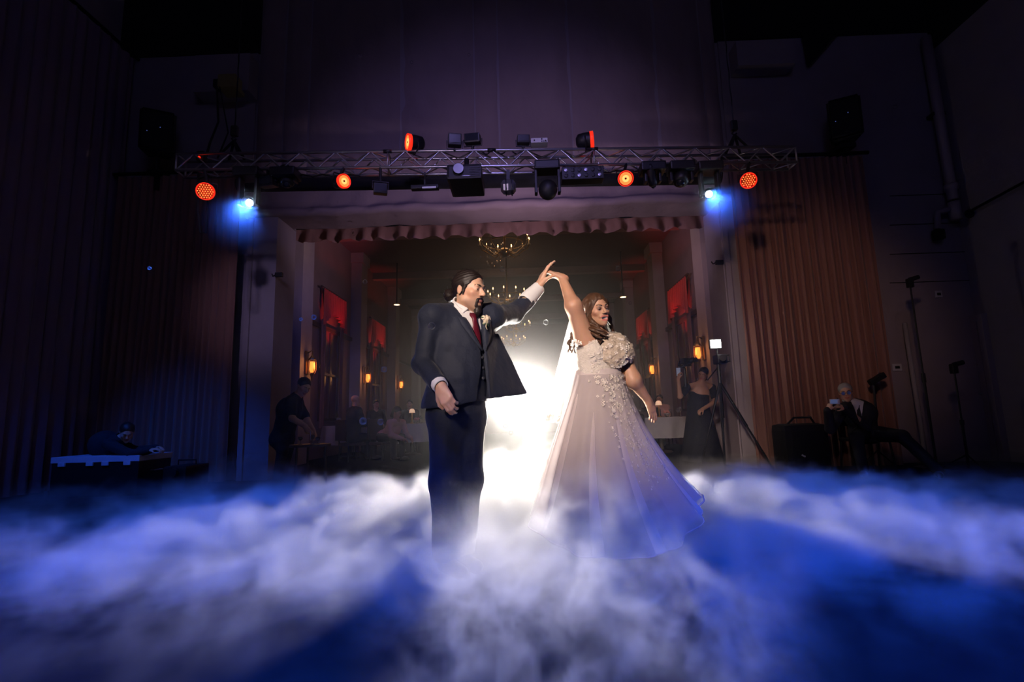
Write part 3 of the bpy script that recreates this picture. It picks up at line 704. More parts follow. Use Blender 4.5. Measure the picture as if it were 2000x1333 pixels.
# ================================================================ the bride
M_lace = mat('ivory_lace', (.74, .66, .58), .75, var=.16, scale=70, bump=.6, bscale=120, bd=.008, tl=.18)
M_tulle = mat('ivory_tulle', (.68, .58, .57), .8, var=.08, scale=12, bump=.15, bscale=60, bd=.006, tl=.34)
M_tulle_over = mat('sheer_tulle', (.68, .6, .6), .8, var=.06, scale=10, tl=.5, alpha=.42)
M_veil = mat('veil_tulle', (.9, .87, .82), .8, var=.05, tl=.62, alpha=.62)
M_hairb = mat('brown_hair', (.08, .038, .02), .4, var=.45, scale=30, bump=.6, bscale=70, bd=.004, stretch=(1, 1, 5), tl=.12)
M_flower = mat('lace_flower', (.8, .72, .65), .7, var=.12, scale=50, tl=.25)
def bride():
    Y0 = 3.5
    base = at(1180, 800, Y0); base = A(base[0], base[1], 0)
    b = thing('person', 'woman in a white floral wedding gown and veil, twirling with one arm up', 'person', base)
    a = math.radians(24); fw = A(math.sin(a), -math.cos(a), 0); T = frame(fw); rt = T[:, 0]
    Rs, Re, Rw = at(1141, 658, 3.44), at(1120, 598, 3.34), at(1098, 543, 3.46)
    Ls, Le, Lw = at(1203, 668, 3.58), at(1236, 742, 3.52), at(1265, 782, 3.62)
    chest = at(1164, 687, 3.5); waist = at(1168, 722, 3.5); hips = at(1172, 772, 3.5); nb = at(1168, 650, 3.51)
    hf = A(math.sin(math.radians(25)), -math.cos(math.radians(25)), -.08)
    H = Fr(at(1165, 606, 3.46), hf, (-.16, 0, 1), .96)
    Lf = at(1281, 822, 3.66)-Lw; Rf = at(1066, 528, 3.5)-Rw
    def torso(P, o=0.):
        d = el(P, chest+fw*.0, (.142+o, .1+o, .15+o), T)
        for s in (-1, 1): d = smin(d, el(P, chest+rt*s*.058+fw*.07-A(0, 0, .012), (.058+o, .055+o, .055+o), T), .045)
        d = smin(d, el(P, waist, (.135+o, .105+o, .12+o), T), .06)
        return smin(d, el(P, hips, (.16+o, .12+o, .15+o), T), .07)
    def body(P):
        d = torso(P); d = smin(d, rc(P, Rs, nb-A(0, 0, .02), .045, .045), .04); d = smin(d, rc(P, Ls, nb-A(0, 0, .02), .045, .045), .04)
        d = smin(d, rc(P, nb-A(0, 0, .03), H.w(0, -.02, -.05), .047, .044), .03)
        d = smin(d, head_sdf(H.l(P), True, .6)*H.s, .02)
        d = smin(d, smin(rc(P, Rs, Re, .07, .052), rc(P, Re, Rw, .05, .027), .04), .05)
        d = smin(d, smin(rc(P, Ls, Le, .06, .052), rc(P, Le, Lw, .05, .028), .04), .04)
        nr = np.linalg.norm(P-Rw, axis=1) < .22; nl = np.linalg.norm(P-Lw, axis=1) < .22
        if nr.any(): d[nr] = smin(d[nr], hand_prims(P[nr], Rw, Rf, A(.1, -.2, 1), 1, (.32, .36, .4, .45), .3, 1.12), .012)
        if nl.any(): d[nl] = smin(d[nl], hand_prims(P[nl], Lw, Lf, A(.5, -.9, .2), -1, (.12, .16, .2, .22), .15, .95), .012)
        for s in (-1, 1):
            h = hips+rt*s*.08-A(0, 0, .06); k = A(h[0], h[1]-.02, .5); an = A(k[0], k[1]+.03, .14)
            d = smin(d, smin(rc(P, h, k, .08, .052), rc(P, k, an, .05, .034), .03), .04); d = smin(d, rc(P, an-A(0, 0, .05), an-A(0, 0, .1)+fw*.14, .03, .026), .03)
        return d
    zt = at(1085, 510, 3.45)[2]; zl = at(1281, 830, 3.7)[2]; zn = H.w(0, 0, -.16)[2]
    zs = np.concatenate([np.arange(0, zl-.02, .018), np.arange(zl-.02, at(1260, 775, 3.6)[2], .005), np.arange(at(1260, 775, 3.6)[2], zn, .008), np.arange(zn, zt, .0033)])
    axes = [np.arange(at(1062, 540, 3.46)[0], at(1292, 810, 3.7)[0], .0042), np.arange(3.24, 3.8, .0045), zs]
    sdf_obj('body', body, None, None, None, M_skin, b, skin_color(H, SKIN_F, True, (.52, .15, .13)), axes)
    eyes(b, H, z=-.0045); brows(b, H, M_hair, .0036, .0225)
    lash = MB()
    for s in (-1, 1): obj('eyelashes', MB().tube([H.w(s*(.031+.013*u), .0915-.004*u*u, -.0035+.003*u*u-.001*u) for u in (-1, -.5, 0, .5, 1)], .0019, 5), M_hair, b, True)
    # ---- hair: combed cap and long curled locks
    def cap(P):
        Q = H.l(P); d = el(Q, (0, -.02, .038), (.084, .106, .09))
        d = smax(d, Q@np.array((0, .9, -.43), f32)-.04, .012)
        for s in (-1, 1): d = smin(d, rc(Q, (s*.07, .03, .045), (s*.083, -.01, -.06), .018, .02), .025)
        d = smin(d, rc(Q, (0, -.09, .0), (0, -.1, -.13), .06, .05), .03)
        d += .0016*np.sin(Q[:, 0]*180+Q[:, 2]*60)+.001*wob(Q, 90, 9)
        return d*H.s
    sdf_obj('hair', cap, H.o-.27, H.o+.17, .0045, M_hairb, b)
    r = np.random.RandomState(11)
    def lock(p0, p1, p2, rad, amp, turns, ph):
        pts = []; rs = []
        for t in np.linspace(0, 1, 34):
            c = (1-t)**2*p0+2*t*(1-t)*p1+t*t*p2; k = min(1, t*2.2)*amp
            an = ph+turns*2*math.pi*t; pts.append(c+A(math.cos(an)*k, math.sin(an)*k, 0)); rs.append(rad*(1-.55*t**3)*(.6+.4*min(1, t*5)))
        return MB().tube(pts, rs, 7)
    # over the shoulder nearest the raised arm, down to the neckline
    for i in range(13):
        s = 1; p0 = H.w(.075+r.uniform(-.012, .008), .0+r.uniform(-.02, .025), -.035+r.uniform(-.02, .02))
        e = at(r.uniform(1166, 1194), r.uniform(652, 672), 3.36+r.uniform(-.03, .02)); m_ = at(r.uniform(1150, 1168), r.uniform(637, 650), 3.36)
        obj('hair_lock', lock(p0, m_, e, r.uniform(.009, .014), r.uniform(.01, .018), r.uniform(1.6, 2.6), r.rand()*6), M_hairb, b, True)
    for i in range(9):   # behind the far side of the face
        p0 = H.w(-.07+r.uniform(-.01, .015), -.02+r.uniform(-.03, .02), .0+r.uniform(-.03, .03))
        e = at(r.uniform(1188, 1198), r.uniform(645, 668), 3.58); m_ = at(r.uniform(1188, 1198), r.uniform(620, 640), 3.56)
        obj('hair_lock', lock(p0, m_, e, r.uniform(.01, .014), r.uniform(.006, .014), r.uniform(1.2, 2.2), r.rand()*6), M_hairb, b, True)
    for i in range(7):   # down the back, showing beside the bodice
        p0 = H.w(r.uniform(.0, .06), -.1, -.08); e = at(r.uniform(1110, 1120), r.uniform(675, 690), 3.66); m_ = at(r.uniform(1112, 1122), r.uniform(635, 655), 3.68)
        obj('hair_lock', lock(p0, m_, e, r.uniform(.01, .015), r.uniform(.01, .016), r.uniform(2, 3), r.rand()*6), M_hairb, b, True)
    obj('earring', MB().sphere(H.w(.084, .0, -.05), .006, 8, 6), mat('pearl', (.8, .78, .75), .2), b, True)
    # ---- gown
    def T2(P): return ((P-chest.astype(f32))@T.astype(f32))
    def bodice(P):
        q = T2(P); d = torso(P, .009); dip = .085*np.exp(-(q[:, 0]-.0)**2/.0022)
        d = smax(d, q[:, 2]-(.062-dip+.02*np.clip(np.abs(q[:, 0])/.1, 0, 1)), .006); d = smax(d, -(q[:, 2]+.22), .01)
        d += .0016*wob(P, 120, 5)
        return d
    sdf_obj('bodice', bodice, chest-A(.24, .24, .26), chest+A(.24, .24, .16), .006, M_lace, b)
    pc = at(1203, 692, 3.5)
    def puff(P):
        d = smin(el(P, pc, (.135, .12, .122), frame(A(.6, -.5, -.2))), el(P, at(1190, 674, 3.5), (.095, .1, .07)), .06)
        d = smin(d, el(P, at(1186, 692, 3.43), (.075, .07, .085)), .07)
        d = smax(d, -rc(P, at(1218, 722, 3.5), at(1232, 750, 3.5), .06, .06), .02)
        return d+.012*wob(P, 34, 6)+.005*wob(P, 90, 8)+.0025*wob(P, 170, 9)
    sdf_obj('puff_sleeve', puff, pc-.2, pc+.17, .006, mat('beige_lace', (.56, .45, .35), .75, var=.3, scale=45, bump=.8, bscale=90, bd=.012, tl=.15), b)
    # strap with small flowers at the raised arm
    obj('strap', MB().tube([at(1123, 690, 3.43), at(1119, 678, 3.41), at(1121, 669, 3.39), at(1130, 671, 3.36)], [.007, .007, .006, .005], 7), M_lace, b, True)
    # skirt as a loft: waist -> hem, swung out to the picture's right
    NU, NV = 220, 46
    cw = waist-A(0, 0, .005); ch = A(at(1196, 960, 3.45)[0], 3.46, 0)
    hemr = lambda th: .5+.03*max(0, math.cos(th-.1))**2+.03*math.sin(th*2+1)
    def hemz(th):
        c, s = math.cos(th), math.sin(th)      # th=0 points to picture right (+x), th=-90deg to the camera
        return .055+.25*max(0, c)**3*(1 if s > -.75 else .5)+.16*max(0, -c)**4+.05*max(0, s)
    def skirt(off, top, bot, ph, pleat, lift=0.):
        G = np.zeros((NU, NV, 3))
        for i in range(NU):
            th = 2*math.pi*i/NU; c, s = math.cos(th), math.sin(th)
            r0 = 1/math.sqrt((c/.142)**2+(s/.118)**2)+.012; R1 = hemr(th); hz = hemz(th)+lift
            for j in range(NV):
                t = top+(bot-top)*j/(NV-1); tt = t**.86
                fl = .8*t+.2*t*t                                      # flare
                rad = r0+(R1-r0)*fl+off*(.3+.7*t)
                rad += pleat*t**.8*(.6*math.sin(9*th+ph+.8*math.sin(3*th))+.4*math.sin(17*th+ph*2+2*t))*(.4+.6*abs(math.sin(1.7*th+ph)))
                cx = cw[0]-.03*math.sin(t*3.14)+(ch[0]-cw[0])*t**1.7; cyy = cw[1]+(ch[1]-cw[1])*t; z = cw[2]+(hz-cw[2])*tt
                G[i, j] = (cx+rad*c, cyy+rad*s*.92, z)
        return G
    G0 = skirt(0, 0, 1, .4, .035); sk = obj('skirt', MB().grid(G0, True), M_tulle, b, True)
    G1 = skirt(.02, .02, 1.0, 1.6, .045, .0); ov = obj('skirt_overlay', MB().grid(G1, True), M_tulle_over, b, True)
    # horsehair braid along both hems
    for G, nm in ((G0, 'hem_band'), (G1, 'hem_band')):
        pts = [G[i, -1] for i in range(0, NU, 2)]; pts.append(pts[0]); obj(nm, MB().tube(pts, .005, 5, False), mat('hem_braid', (.45, .36, .38), .7), b, True)
    # lace flowers: thick on the bodice, sleeve and the front of the skirt, thinning downwards
    fl = MB(); r = np.random.RandomState(4)
    def flower(p, n, sz):
        R = frame(n, (0.13, .2, 1)); k = r.randint(4, 6); a0 = r.rand()*6
        for q in range(k):
            an = a0+2*math.pi*q/k; d = A(math.cos(an), 0, math.sin(an)); e = A(-math.sin(an), 0, math.cos(an)); u = A(0, 1, 0)
            P_ = [R@(d*.15*sz), R@(d*.6*sz+e*.42*sz+u*.22*sz), R@(d*1.05*sz+u*.34*sz), R@(d*.6*sz-e*.42*sz+u*.22*sz)]
            fl.add([p+v for v in P_], [(0, 1, 2, 3)])
    def outward(f, p0, dirn):
        p = (p0+dirn*.4)[None].astype(f32)
        for _ in range(40):
            d = f(p)
            if d[0] < .001: break
            p = p-(dirn*float(d[0])*.8).astype(f32)
        return p[0].astype(float) if np.linalg.norm(p[0]-p0) < .3 else None
    for i in range(170):
        dirn = fw+rt*r.uniform(-1.2, 1.2)+A(0, 0, r.uniform(-.15, .15)); dirn /= np.linalg.norm(dirn)
        z = r.uniform(-.2, .05); p = outward(bodice, chest+A(0, 0, z), dirn)
        if p is not None: flower(p, dirn, r.uniform(.008, .014))
    for i in range(260):
        d = r.randn(3); d /= np.linalg.norm(d)
        if d[1] > .5: continue
        p = outward(puff, pc, d)
        if p is not None: flower(p, d, r.uniform(.009, .017))
    for px_, py_ in ((1120, 668), (1124, 667), (1129, 669), (1133, 671), (1118, 674), (1127, 673), (1122, 672)): flower(at(px_, py_, 3.355+.012*(1130-px_)/4), A(-.2, -1, .2), .014)
    for i in range(330):
        u = r.rand(); jf = (r.rand()**1.4)*31+.5; j = int(jf); thd = math.radians(-62+r.normal(0, 10+16*math.exp(-j/9))+j*.9)
        ii = int(thd/(2*math.pi)*NU) % NU; p = G1[ii, j]*(1-jf+j)+G1[ii, j+1]*(jf-j); n = A(math.cos(thd), math.sin(thd), .25); flower(p+n*.004, n, r.uniform(.007, .015)*(1.1-j/60))
    o = obj('lace_flowers', fl, M_flower, b, True); o['kind'] = 'stuff'
    # ---- veil falling behind the raised arm
    L_ = [(1128, 600, 3.6), (1112, 625, 3.68), (1098, 680, 3.72), (1083, 740, 3.74), (1068, 800, 3.75), (1062, 822, 3.75)]
    R_ = [(1172, 592, 3.62), (1172, 625, 3.72), (1172, 680, 3.76), (1170, 740, 3.8), (1150, 800, 3.84), (1140, 830, 3.85)]
    nu, nv = 34, 30; G = np.zeros((nu, nv, 3))
    for j in range(nv):
        k = j/(nv-1)*(len(L_)-1); i0 = min(int(k), len(L_)-2); t = k-i0
        pl = at(*L_[i0])*(1-t)+at(*L_[i0+1])*t; pr = at(*R_[i0])*(1-t)+at(*R_[i0+1])*t
        for i in range(nu):
            u = i/(nu-1); v = j/(nv-1)
            G[i, j] = pl+(pr-pl)*u+A(.0, .035*v*math.sin(u*22+1.5*v)+.02*v*math.sin(u*47), 0)
    vl = obj('veil', MB().grid(G), M_veil, b, True)
    lf = MB()
    for i in range(0, nu-1, 1):
        for j in (nv-1, nv-2, nv-3, nv-4):
            if r.rand() < .7: fl2 = G[i, j]; R = frame(A(r.uniform(-.3, .3), -1, 0)); sz = r.uniform(.008, .014); lf.add([fl2+R@A(dx*sz, -.004, dz*sz) for dx, dz in ((-1, 0), (0, 1), (1, 0), (0, -1))], [(0, 1, 2, 3)])
    o = obj('veil_lace', lf, M_flower, b, True); o['kind'] = 'stuff'
    return b
bride()
# ================================================================ truss and everything hung from it
M_alu = mat('truss_aluminium', (.5, .5, .52), .35, .9, var=.08, scale=20)
M_bk = mat('black_metal', (.012, .012, .014), .45, .2, var=.2, scale=15)
M_bp = mat('black_plastic', (.012, .012, .013), .5)
M_bcloth = mat('black_cloth', (.008, .008, .009), .95)
M_glass = mat('lens_glass', (.01, .012, .02), .25, var=.1, spec=.3)
ZT = 4.06; TH = .205; TD = .19
tA = at(345, 302, 5.62); tB = at(1553, 284, 6.0); tA[2] = tB[2] = ZT
te = (tB-tA)/np.linalg.norm(tB-tA); tl_ = np.linalg.norm(tB-tA); tn = A(-te[1], te[0], 0)     # tn points away from the camera
if tn[1] < 0: tn = -tn
def on_truss(px, front=True, top=False):
    """point of the truss chord seen at picture column px"""
    d = ray(px, 310); o = tA+(0 if front else 1)*tn*TD; k = (o-CP); s = (k[0]*d[1]-k[1]*d[0])/(te[1]*d[0]-te[0]*d[1])
    p = o+te*s; return A(p[0], p[1], ZT if top else ZT-TH)
truss = thing('lighting_truss', 'long silver box truss hung across the stage, carrying the lights', 'truss', (tA+tB)/2-A(0, 0, TH))
cor = [A(0, 0, 0), tn*TD, -A(0, 0, TH), tn*TD-A(0, 0, TH)]
for c in cor: obj('chord', MB().tube([tA+c, tB+c], .018, 10), M_alu, truss, True)
nz_ = 18; st = tl_/nz_/2
for fi, (c0, c1) in enumerate(((0, 2), (1, 3), (0, 1), (2, 3))):
    for k in range(nz_*2):
        a, b_ = (c1, c0) if k % 2 == 0 else (c0, c1)
        if k >= nz_: a, b_ = (c0, c1) if k % 2 == 0 else (c1, c0)
        obj('brace', MB().tube([tA+te*st*k+cor[a], tA+te*st*(k+1)+cor[b_]], .009, 6, False), M_alu, truss, True)
for s in (0, tl_*.333, tl_*.666, tl_):
    for a, b_ in ((0, 1), (1, 3), (3, 2), (2, 0)):
        obj('end_frame', MB().tube([tA+te*s+cor[a], tA+te*s+cor[b_]], .012, 6), M_alu, truss, True)
for s in (tl_*.333, tl_*.5, tl_*.666):
    obj('coupler', MB().tube([tA+te*(s-.05), tA+te*(s+.05)], .024, 8), M_bk, truss, True)
# black screen housing behind and under the truss
sa = at(468, 358, 6.45); sb = at(1402, 344, 6.75); zc = (sa[2]+sb[2])/2; sa[2] = sb[2] = zc-.02
sh = thing('screen_housing', 'long black screen housing hanging just behind the truss', 'screen case', (sa+sb)/2)
obj('tube', MB().tube([sa, sb], .1, 14), M_bcloth, sh, True)
for p in (sa, sb): obj('end_cap', MB().tube([p-te*.01, p+te*.02], .115, 12), M_bk, sh, True)
for s in (.12, .37, .63, .88):
    p = sa+(sb-sa)*s; q_ = tA+te*tl_*(.08+.84*s)+cor[3]; obj('hanger', MB().tube([p+A(0, 0, .08), q_+A(0, 0, -.02)], .014, 6), M_bk, sh)
# rigging: chains, hooks, slings
def hoist(pxc, y0, y1, label, motor=None):
    top = at(pxc-(7 if pxc < 1000 else 9), y0, 5.75 if pxc < 1000 else 6.0); t = on_truss(pxc, top=True)+tn*TD/2; t = A(t[0], t[1], ZT)
    hk = t+A(0, 0, .34); h = thing('chain_hoist', label, 'hoist', hk)
    n = 26; zt = 9.4
    for k in range(n):
        p = hk+A(0, 0, .08+(zt-hk[2]-.08)*k/n); q = hk+A(0, 0, .08+(zt-hk[2]-.08)*(k+.98)/n); obj('chain_link', MB().tube([p, (p+q)/2+A(.006 if k % 2 else 0, .006 if k % 2 == 0 else 0, 0), q], .008, 5), M_bk, h)
    obj('hook_block', MB().rbox(hk, (.08, .06, .13), .015), M_bk, h); obj('hook', MB().tube([hk-A(0, 0, .06), hk-A(.03, 0, .1), hk-A(0, 0, .13), hk-A(-.025, 0, .1)], .012, 6), M_bk, h, True)
    for s in (-1, 1):
        for b_ in (0, 1): obj('sling', MB().tube([hk-A(0, 0, .12), t+te*s*.1+tn*TD*(b_-.5)], .016, 6), M_bcloth, h, True)
    return h
hoist(447, 110, 265, 'chain hoist with slings holding the left end of the truss')
hoist(1447, 60, 245, 'chain hoist with slings holding the right end of the truss')
mo = at(452, 168, YB-.35); t = thing('hoist_motor', 'small yellowish motor box high on the wall above the left truss end', 'motor', mo)
obj('box', MB().rbox(mo, (.3, .3, .24), .03), mat('faded_yellow_paint', (.3, .24, .08), .6), t); obj('cap', MB().rbox(mo+A(-.19, -.05, -.02), (.09, .16, .14), .02), M_bk, t)
p1 = on_truss(392, top=True)+A(0, .1, .02)
tag(obj('power_cable', MB().tube([mo+A(-.15, -.15, -.1), (mo*.6+p1*.4)+A(-.06, 0, -.2), (mo*.25+p1*.75)+A(-.05, 0, -.12), p1], .014, 6), M_bcloth, None, True), 'black cable drooping from the yellowish motor box to the truss', 'cable')
p2 = on_truss(415, top=True)+A(0, .1, .0)
tag(obj('power_cable', MB().tube([mo+A(-.1, -.15, -.12), (mo*.5+p2*.5)+A(.05, 0, -.25), p2], .01, 6), M_bcloth, None, True), 'thin black cable hanging straight beside the drooping one at the left truss end', 'cable')
# ---------------------------------------------------------------- fixtures
M_redface = glow('dim_red_face', (1.0, .03, .012), .14); M_red = glow('red_led_glow', (1.0, .03, .01), .9); M_or = glow('orange_led_glow', (1.0, .2, .04), 1.5); M_ye = glow('amber_led_glow', (1.0, .5, .13), 1.4)
def par(px, py, Y, fwd, label, kind, up=False, rad=.095):
    c = at(px, py, Y); f = np.array(fwd, float); f /= np.linalg.norm(f); R = frame(f)
    t = thing('par_light', label, 'stage light', c, 'red led par lights on the truss')
    obj('can', MB().lathe([(rad*.45, -.2), (rad*.9, -.17), (rad, -.1), (rad, -.005), (rad*1.02, .0)], c, f, 20), M_bk, t, True)
    obj('rim', MB().lathe([(rad*1.04, -.03), (rad*1.06, .012), (rad*.94, .014), (rad*.93, -.02)], c, f, 24), M_red, t, True)
    obj('face', MB().lathe([(rad*.94, -.004), (rad*.94, .0)], c, f, 24), M_redface, t)
    led = MB()
    if kind == 'dots':
        for a_ in range(-5, 6):
            for b_ in range(-5, 6):
                x = (a_+.5*(b_ % 2))*.027; y = b_*.0235
                if math.hypot(x, y) < rad*.88: led.sphere(c+R@A(x, .003, y), .0088, 8, 4)
        o = obj('led', led, M_or, t); o['kind'] = 'stuff'
    else:
        for r0, r1, m in ((.0, .14, MATS['black_metal']), (.2, .46, M_ye), (.54, .84, M_or)):
            obj('led_ring', MB().lathe([(rad*r0+.001, .002), (rad*r0+.001, .006), (rad*r1, .006), (rad*r1, .002)], c, f, 24), m, t)
    # yoke and clamp to the chord
    tp = on_truss(px, top=up); tp = A(tp[0], tp[1], ZT+.0 if up else ZT-TH)
    sg = -1 if up else 1
    y0 = c-f*.09; obj('yoke', MB().tube([y0+R@A(-rad*1.15, 0, 0), y0+R@A(-rad*1.15, 0, sg*rad*1.05), y0+R@A(0, 0, sg*rad*1.2), y0+R@A(rad*1.15, 0, sg*rad*1.05), y0+R@A(rad*1.15, 0, 0)], .008, 6), M_bk, t, True)
    obj('clamp', MB().tube([y0+R@A(0, 0, sg*rad*1.15), tp], .02, 8), M_bk, t)
    return t
par(401, 374, 5.6, (.32, -1, -.35), 'round red par light with a grid of amber dots, below the left truss end', 'dots')
par(672, 354, 5.66, (.95, -.75, -.25), 'red par light with glowing rings turned sideways, below the truss left of centre', 'ring', rad=.08)
par(1222, 349, 5.82, (-.12, -1, -.45), 'round red par light with bright concentric rings, below the truss right of centre', 'ring', rad=.088)
par(1462, 353, 5.9, (-.3, -1, -.35), 'round red par light with a grid of amber dots, below the right truss end', 'dots', rad=.09)
par(797, 278, 5.72, (-1, -.55, -.1), 'red par light standing on top of the truss and facing left', 'ring', True)
par(1157, 273, 5.85, (1, -.12, .05), 'par light standing on top of the truss and facing right, red edge only', 'ring', True)
def moving_head(px, py, Y, fwd, label, lit, rad=.1, ball=False):
    c = at(px, py, Y); f = np.array(fwd, float); f /= np.linalg.norm(f); R = frame(f)
    t = thing('moving_head', label, 'stage light', c, 'moving head lights under the truss')
    if ball: obj('head', MB().sphere(c, (rad, rad, rad*1.08), 24, 16), M_bp, t, True)
    else: obj('head', MB().lathe([(rad*.5, -.2), (rad*.95, -.16), (rad, -.02), (rad*.92, .05), (rad*.7, .07)], c, f, 20), M_bk, t, True)
    lens = obj('lens', MB().lathe([(rad*.55, .05), (rad*.5, .085), (rad*.25, .1), (.001, .104)], c, f, 18), glow('blue_white_beam', (.62, .8, 1.0), 60) if lit else M_glass, t, True)
    tp = on_truss(px); top = A(c[0], (c[1]+tp[1])/2, ZT-TH-.1)
    for s in (-1, 1): obj('arm', MB().rbox((c+top)/2+A(s*(rad+.025), 0, 0), (.035, .1, abs(top[2]-c[2])+.08), .01), M_bk, t)
    obj('base', MB().rbox(top+A(0, 0, .045), (.3, .22, .11), .02), M_bk, t)
    obj('clamp', MB().tube([top+A(0, 0, .08), A(tp[0], tp[1], ZT-TH)], .02, 8), M_bk, t)
    return t
moving_head(486, 396, 5.7, CP-at(486, 396, 5.7)+A(.9, 0, -.3), 'moving head with a blazing blue-white lens below the left part of the truss', True, .075)
moving_head(1386, 379, 6.0, CP-at(1386, 379, 6.0)+A(-.9, 0, -.3), 'moving head with a blazing blue-white lens below the right part of the truss', True, .075)
moving_head(1070, 371, 5.75, (0, -.3, -1), 'unlit black ball-shaped moving head right of the projector', False, .112, True)
moving_head(1274, 352, 5.95, (.3, .6, -.9), 'slim unlit moving head turned away, beside the ringed red par light', False, .06)
moving_head(1330, 350, 5.95, (-.3, -.4, -1), 'bulky unlit moving head left of the right-hand blue-white one', False, .1)
moving_head(560, 352, 5.75, (.2, -.2, -1), 'unlit moving head in the shadow left of the sideways red par light', False, .09)
# projector
c = at(911, 354, 5.72); pr = thing('projector', 'large black projector with a round lens hung at the middle of the truss', 'projector', c)
obj('body', MB().rbox(c, (.4, .5, .18), .03), M_bk, pr); obj('lens_barrel', MB().lathe([(.062, .2), (.062, .28), (.05, .285), (.046, .26)], c+A(-.06, 0, .02), (0, -1, 0), 22), M_bk, pr, True)
obj('lens', MB().lathe([(.045, .25), (.03, .268), (.001, .272)], c+A(-.06, 0, .02), (0, -1, 0), 18), M_glass, pr, True)
obj('lens_ring', MB().lathe([(.06, .284), (.063, .288), (.058, .288)], c+A(-.06, 0, .02), (0, -1, 0), 26), mat('grey_metal', (.35, .35, .38), .3, .8), pr, True)
for k in range(6): obj('vent_slat', MB().box(c+A(.12, -.252, -.06+.02*k), (.12, .006, .008)), M_bp, pr)
obj('name_mark', MB().add([c+A(x, -.254, z) for x, z in ((-.03, -.06), (.07, -.06), (.072, -.051), (.0, -.049))], [(0, 1, 2, 3)]), MATS['grey_metal'], pr)
obj('mount', MB().tube([c+A(0, 0, .12), c+A(0, .05, .3)], .03, 8), M_bk, pr)
def flood(px, py, Y, w, h, yaw, label, up=True):
    c = at(px, py, Y); R = rotz(yaw)@rotx(.15); t = thing('flood_light', label, 'stage light', c, 'small black flood lights on the truss')
    obj('housing', MB().rbox(c, (w, .12, h), .012, R), M_bk, t); obj('window', MB().box(c+R@A(0, -.062, .005), (w*.82, .006, h*.7), R), M_glass, t)
    for k in range(5): obj('fin', MB().box(c+R@A((k-2)*w*.18, .075, 0), (.008, .03, h*.8), R), M_bk, t)
    tp = on_truss(px, top=up); tp[2] = ZT if up else ZT-TH; s = -1 if up else 1
    obj('yoke', MB().tube([c+R@A(-w*.58, 0, 0), c+R@A(-w*.58, 0, s*h*.75), c+R@A(w*.58, 0, s*h*.75), c+R@A(w*.58, 0, 0)], .008, 6), M_bk, t)
    obj('clamp', MB().tube([c+R@A(0, 0, s*h*.75), tp], .018, 8), M_bk, t)
flood(888, 275, 5.75, .16, .14, .2, 'square black flood light on top of the truss, left of the near pair')
flood(923, 272, 5.77, .19, .11, -.1, 'wide black flood light on top of the truss, right of the square one')
flood(1022, 274, 5.8, .15, .1, .1, 'black flood light on top of the truss beside the white control box')
flood(743, 370, 5.75, .16, .12, .3, 'small black flood light hanging below the truss left of the projector', False)
flood(524, 356, 5.72, .2, .12, -.2, 'dark flood light hanging between the left red par and the left blue-white head', False)
c = at(1053, 279, 5.8); t = thing('control_box', 'small white control box lying on top of the truss', 'control box', c)
obj('box', MB().rbox(c, (.2, .12, .06), .006), mat('off_white_metal', (.55, .53, .55), .5), t)
for x, z in ((-.06, .0), (.03, .012), (.075, -.01)): obj('knob', MB().lathe([(.008, 0), (.007, .012)], c+A(x, -.06, z), (0, -1, 0), 8), M_bk, t)
for x in (.03, .055, .08): obj('socket', MB().box(c+A(x, -.061, -.016), (.014, .004, .014)), M_bp, t)
c = at(993, 366, 5.85); t = thing('mirror_effect', 'grey multi-faced effect light hung right of the projector', 'stage light', c)
obj('drum', MB().lathe([(.05, -.09), (.09, -.06), (.1, 0), (.09, .06), (.05, .09)], c, (1, 0, 0), 8), MATS['grey_metal'], t); obj('bracket', MB().box2(c+A(-.02, -.02, .05), c+A(.02, .02, .22)), M_bk, t)
for s in (-1, 1): obj('side_plate', MB().lathe([(.105, 0), (.105, .012)], c+A(s*.035, 0, 0), (1, 0, 0), 14), M_bk, t)
c = at(1137, 343, 5.85); t = thing('dimmer_rack', 'black rack of small lamp sockets hung right of the ball-shaped moving head', 'dimmer rack', c)
obj('case', MB().rbox(c, (.5, .16, .16), .01), M_bk, t)
for i in range(6):
    for j in range(2): obj('socket', MB().lathe([(.022, 0), (.024, .012), (.012, .014)], c+A(-.2+.08*i, -.08, .035-.07*j), (0, -1, 0), 10), MATS['grey_metal'] if (i+j) % 3 == 0 else M_bp, t)
c = at(830, 367, 5.95); t = thing('strip_light', 'short pale strip light hung under the truss left of the projector', 'strip light', c)
obj('body', MB().rbox(c, (.34, .09, .05), .01), M_bk, t); obj('diffuser', MB().box(c+A(.06, -.04, -.018), (.17, .02, .02)), mat('pale_diffuser', (.8, .82, .86), .4), t); obj('hanger', MB().box2(c+A(-.01, -.01, .02), c+A(.01, .01, .2)), M_bk, t)
# power lines wound along the top and lower chords
r = np.random.RandomState(8)
for k, (a0, b0, zz, n) in enumerate(((380, 700, 0, 'from the left end'), (940, 1010, 1, 'in a loop over the middle'), (1040, 1260, 0, 'right of the middle'))):
    pts = [on_truss(x, top=bool(zz))+tn*TD*.5+A(0, 0, .03+.03*math.sin(x*.21) if zz else -.02-.04*abs(math.sin(x*.07))) for x in np.linspace(a0, b0, 18)]
    tag(obj('power_cable', MB().tube(pts, .009, 5), M_bcloth, None, True), 'black power cable lying along the truss '+n, 'cable', 'cables on the truss')
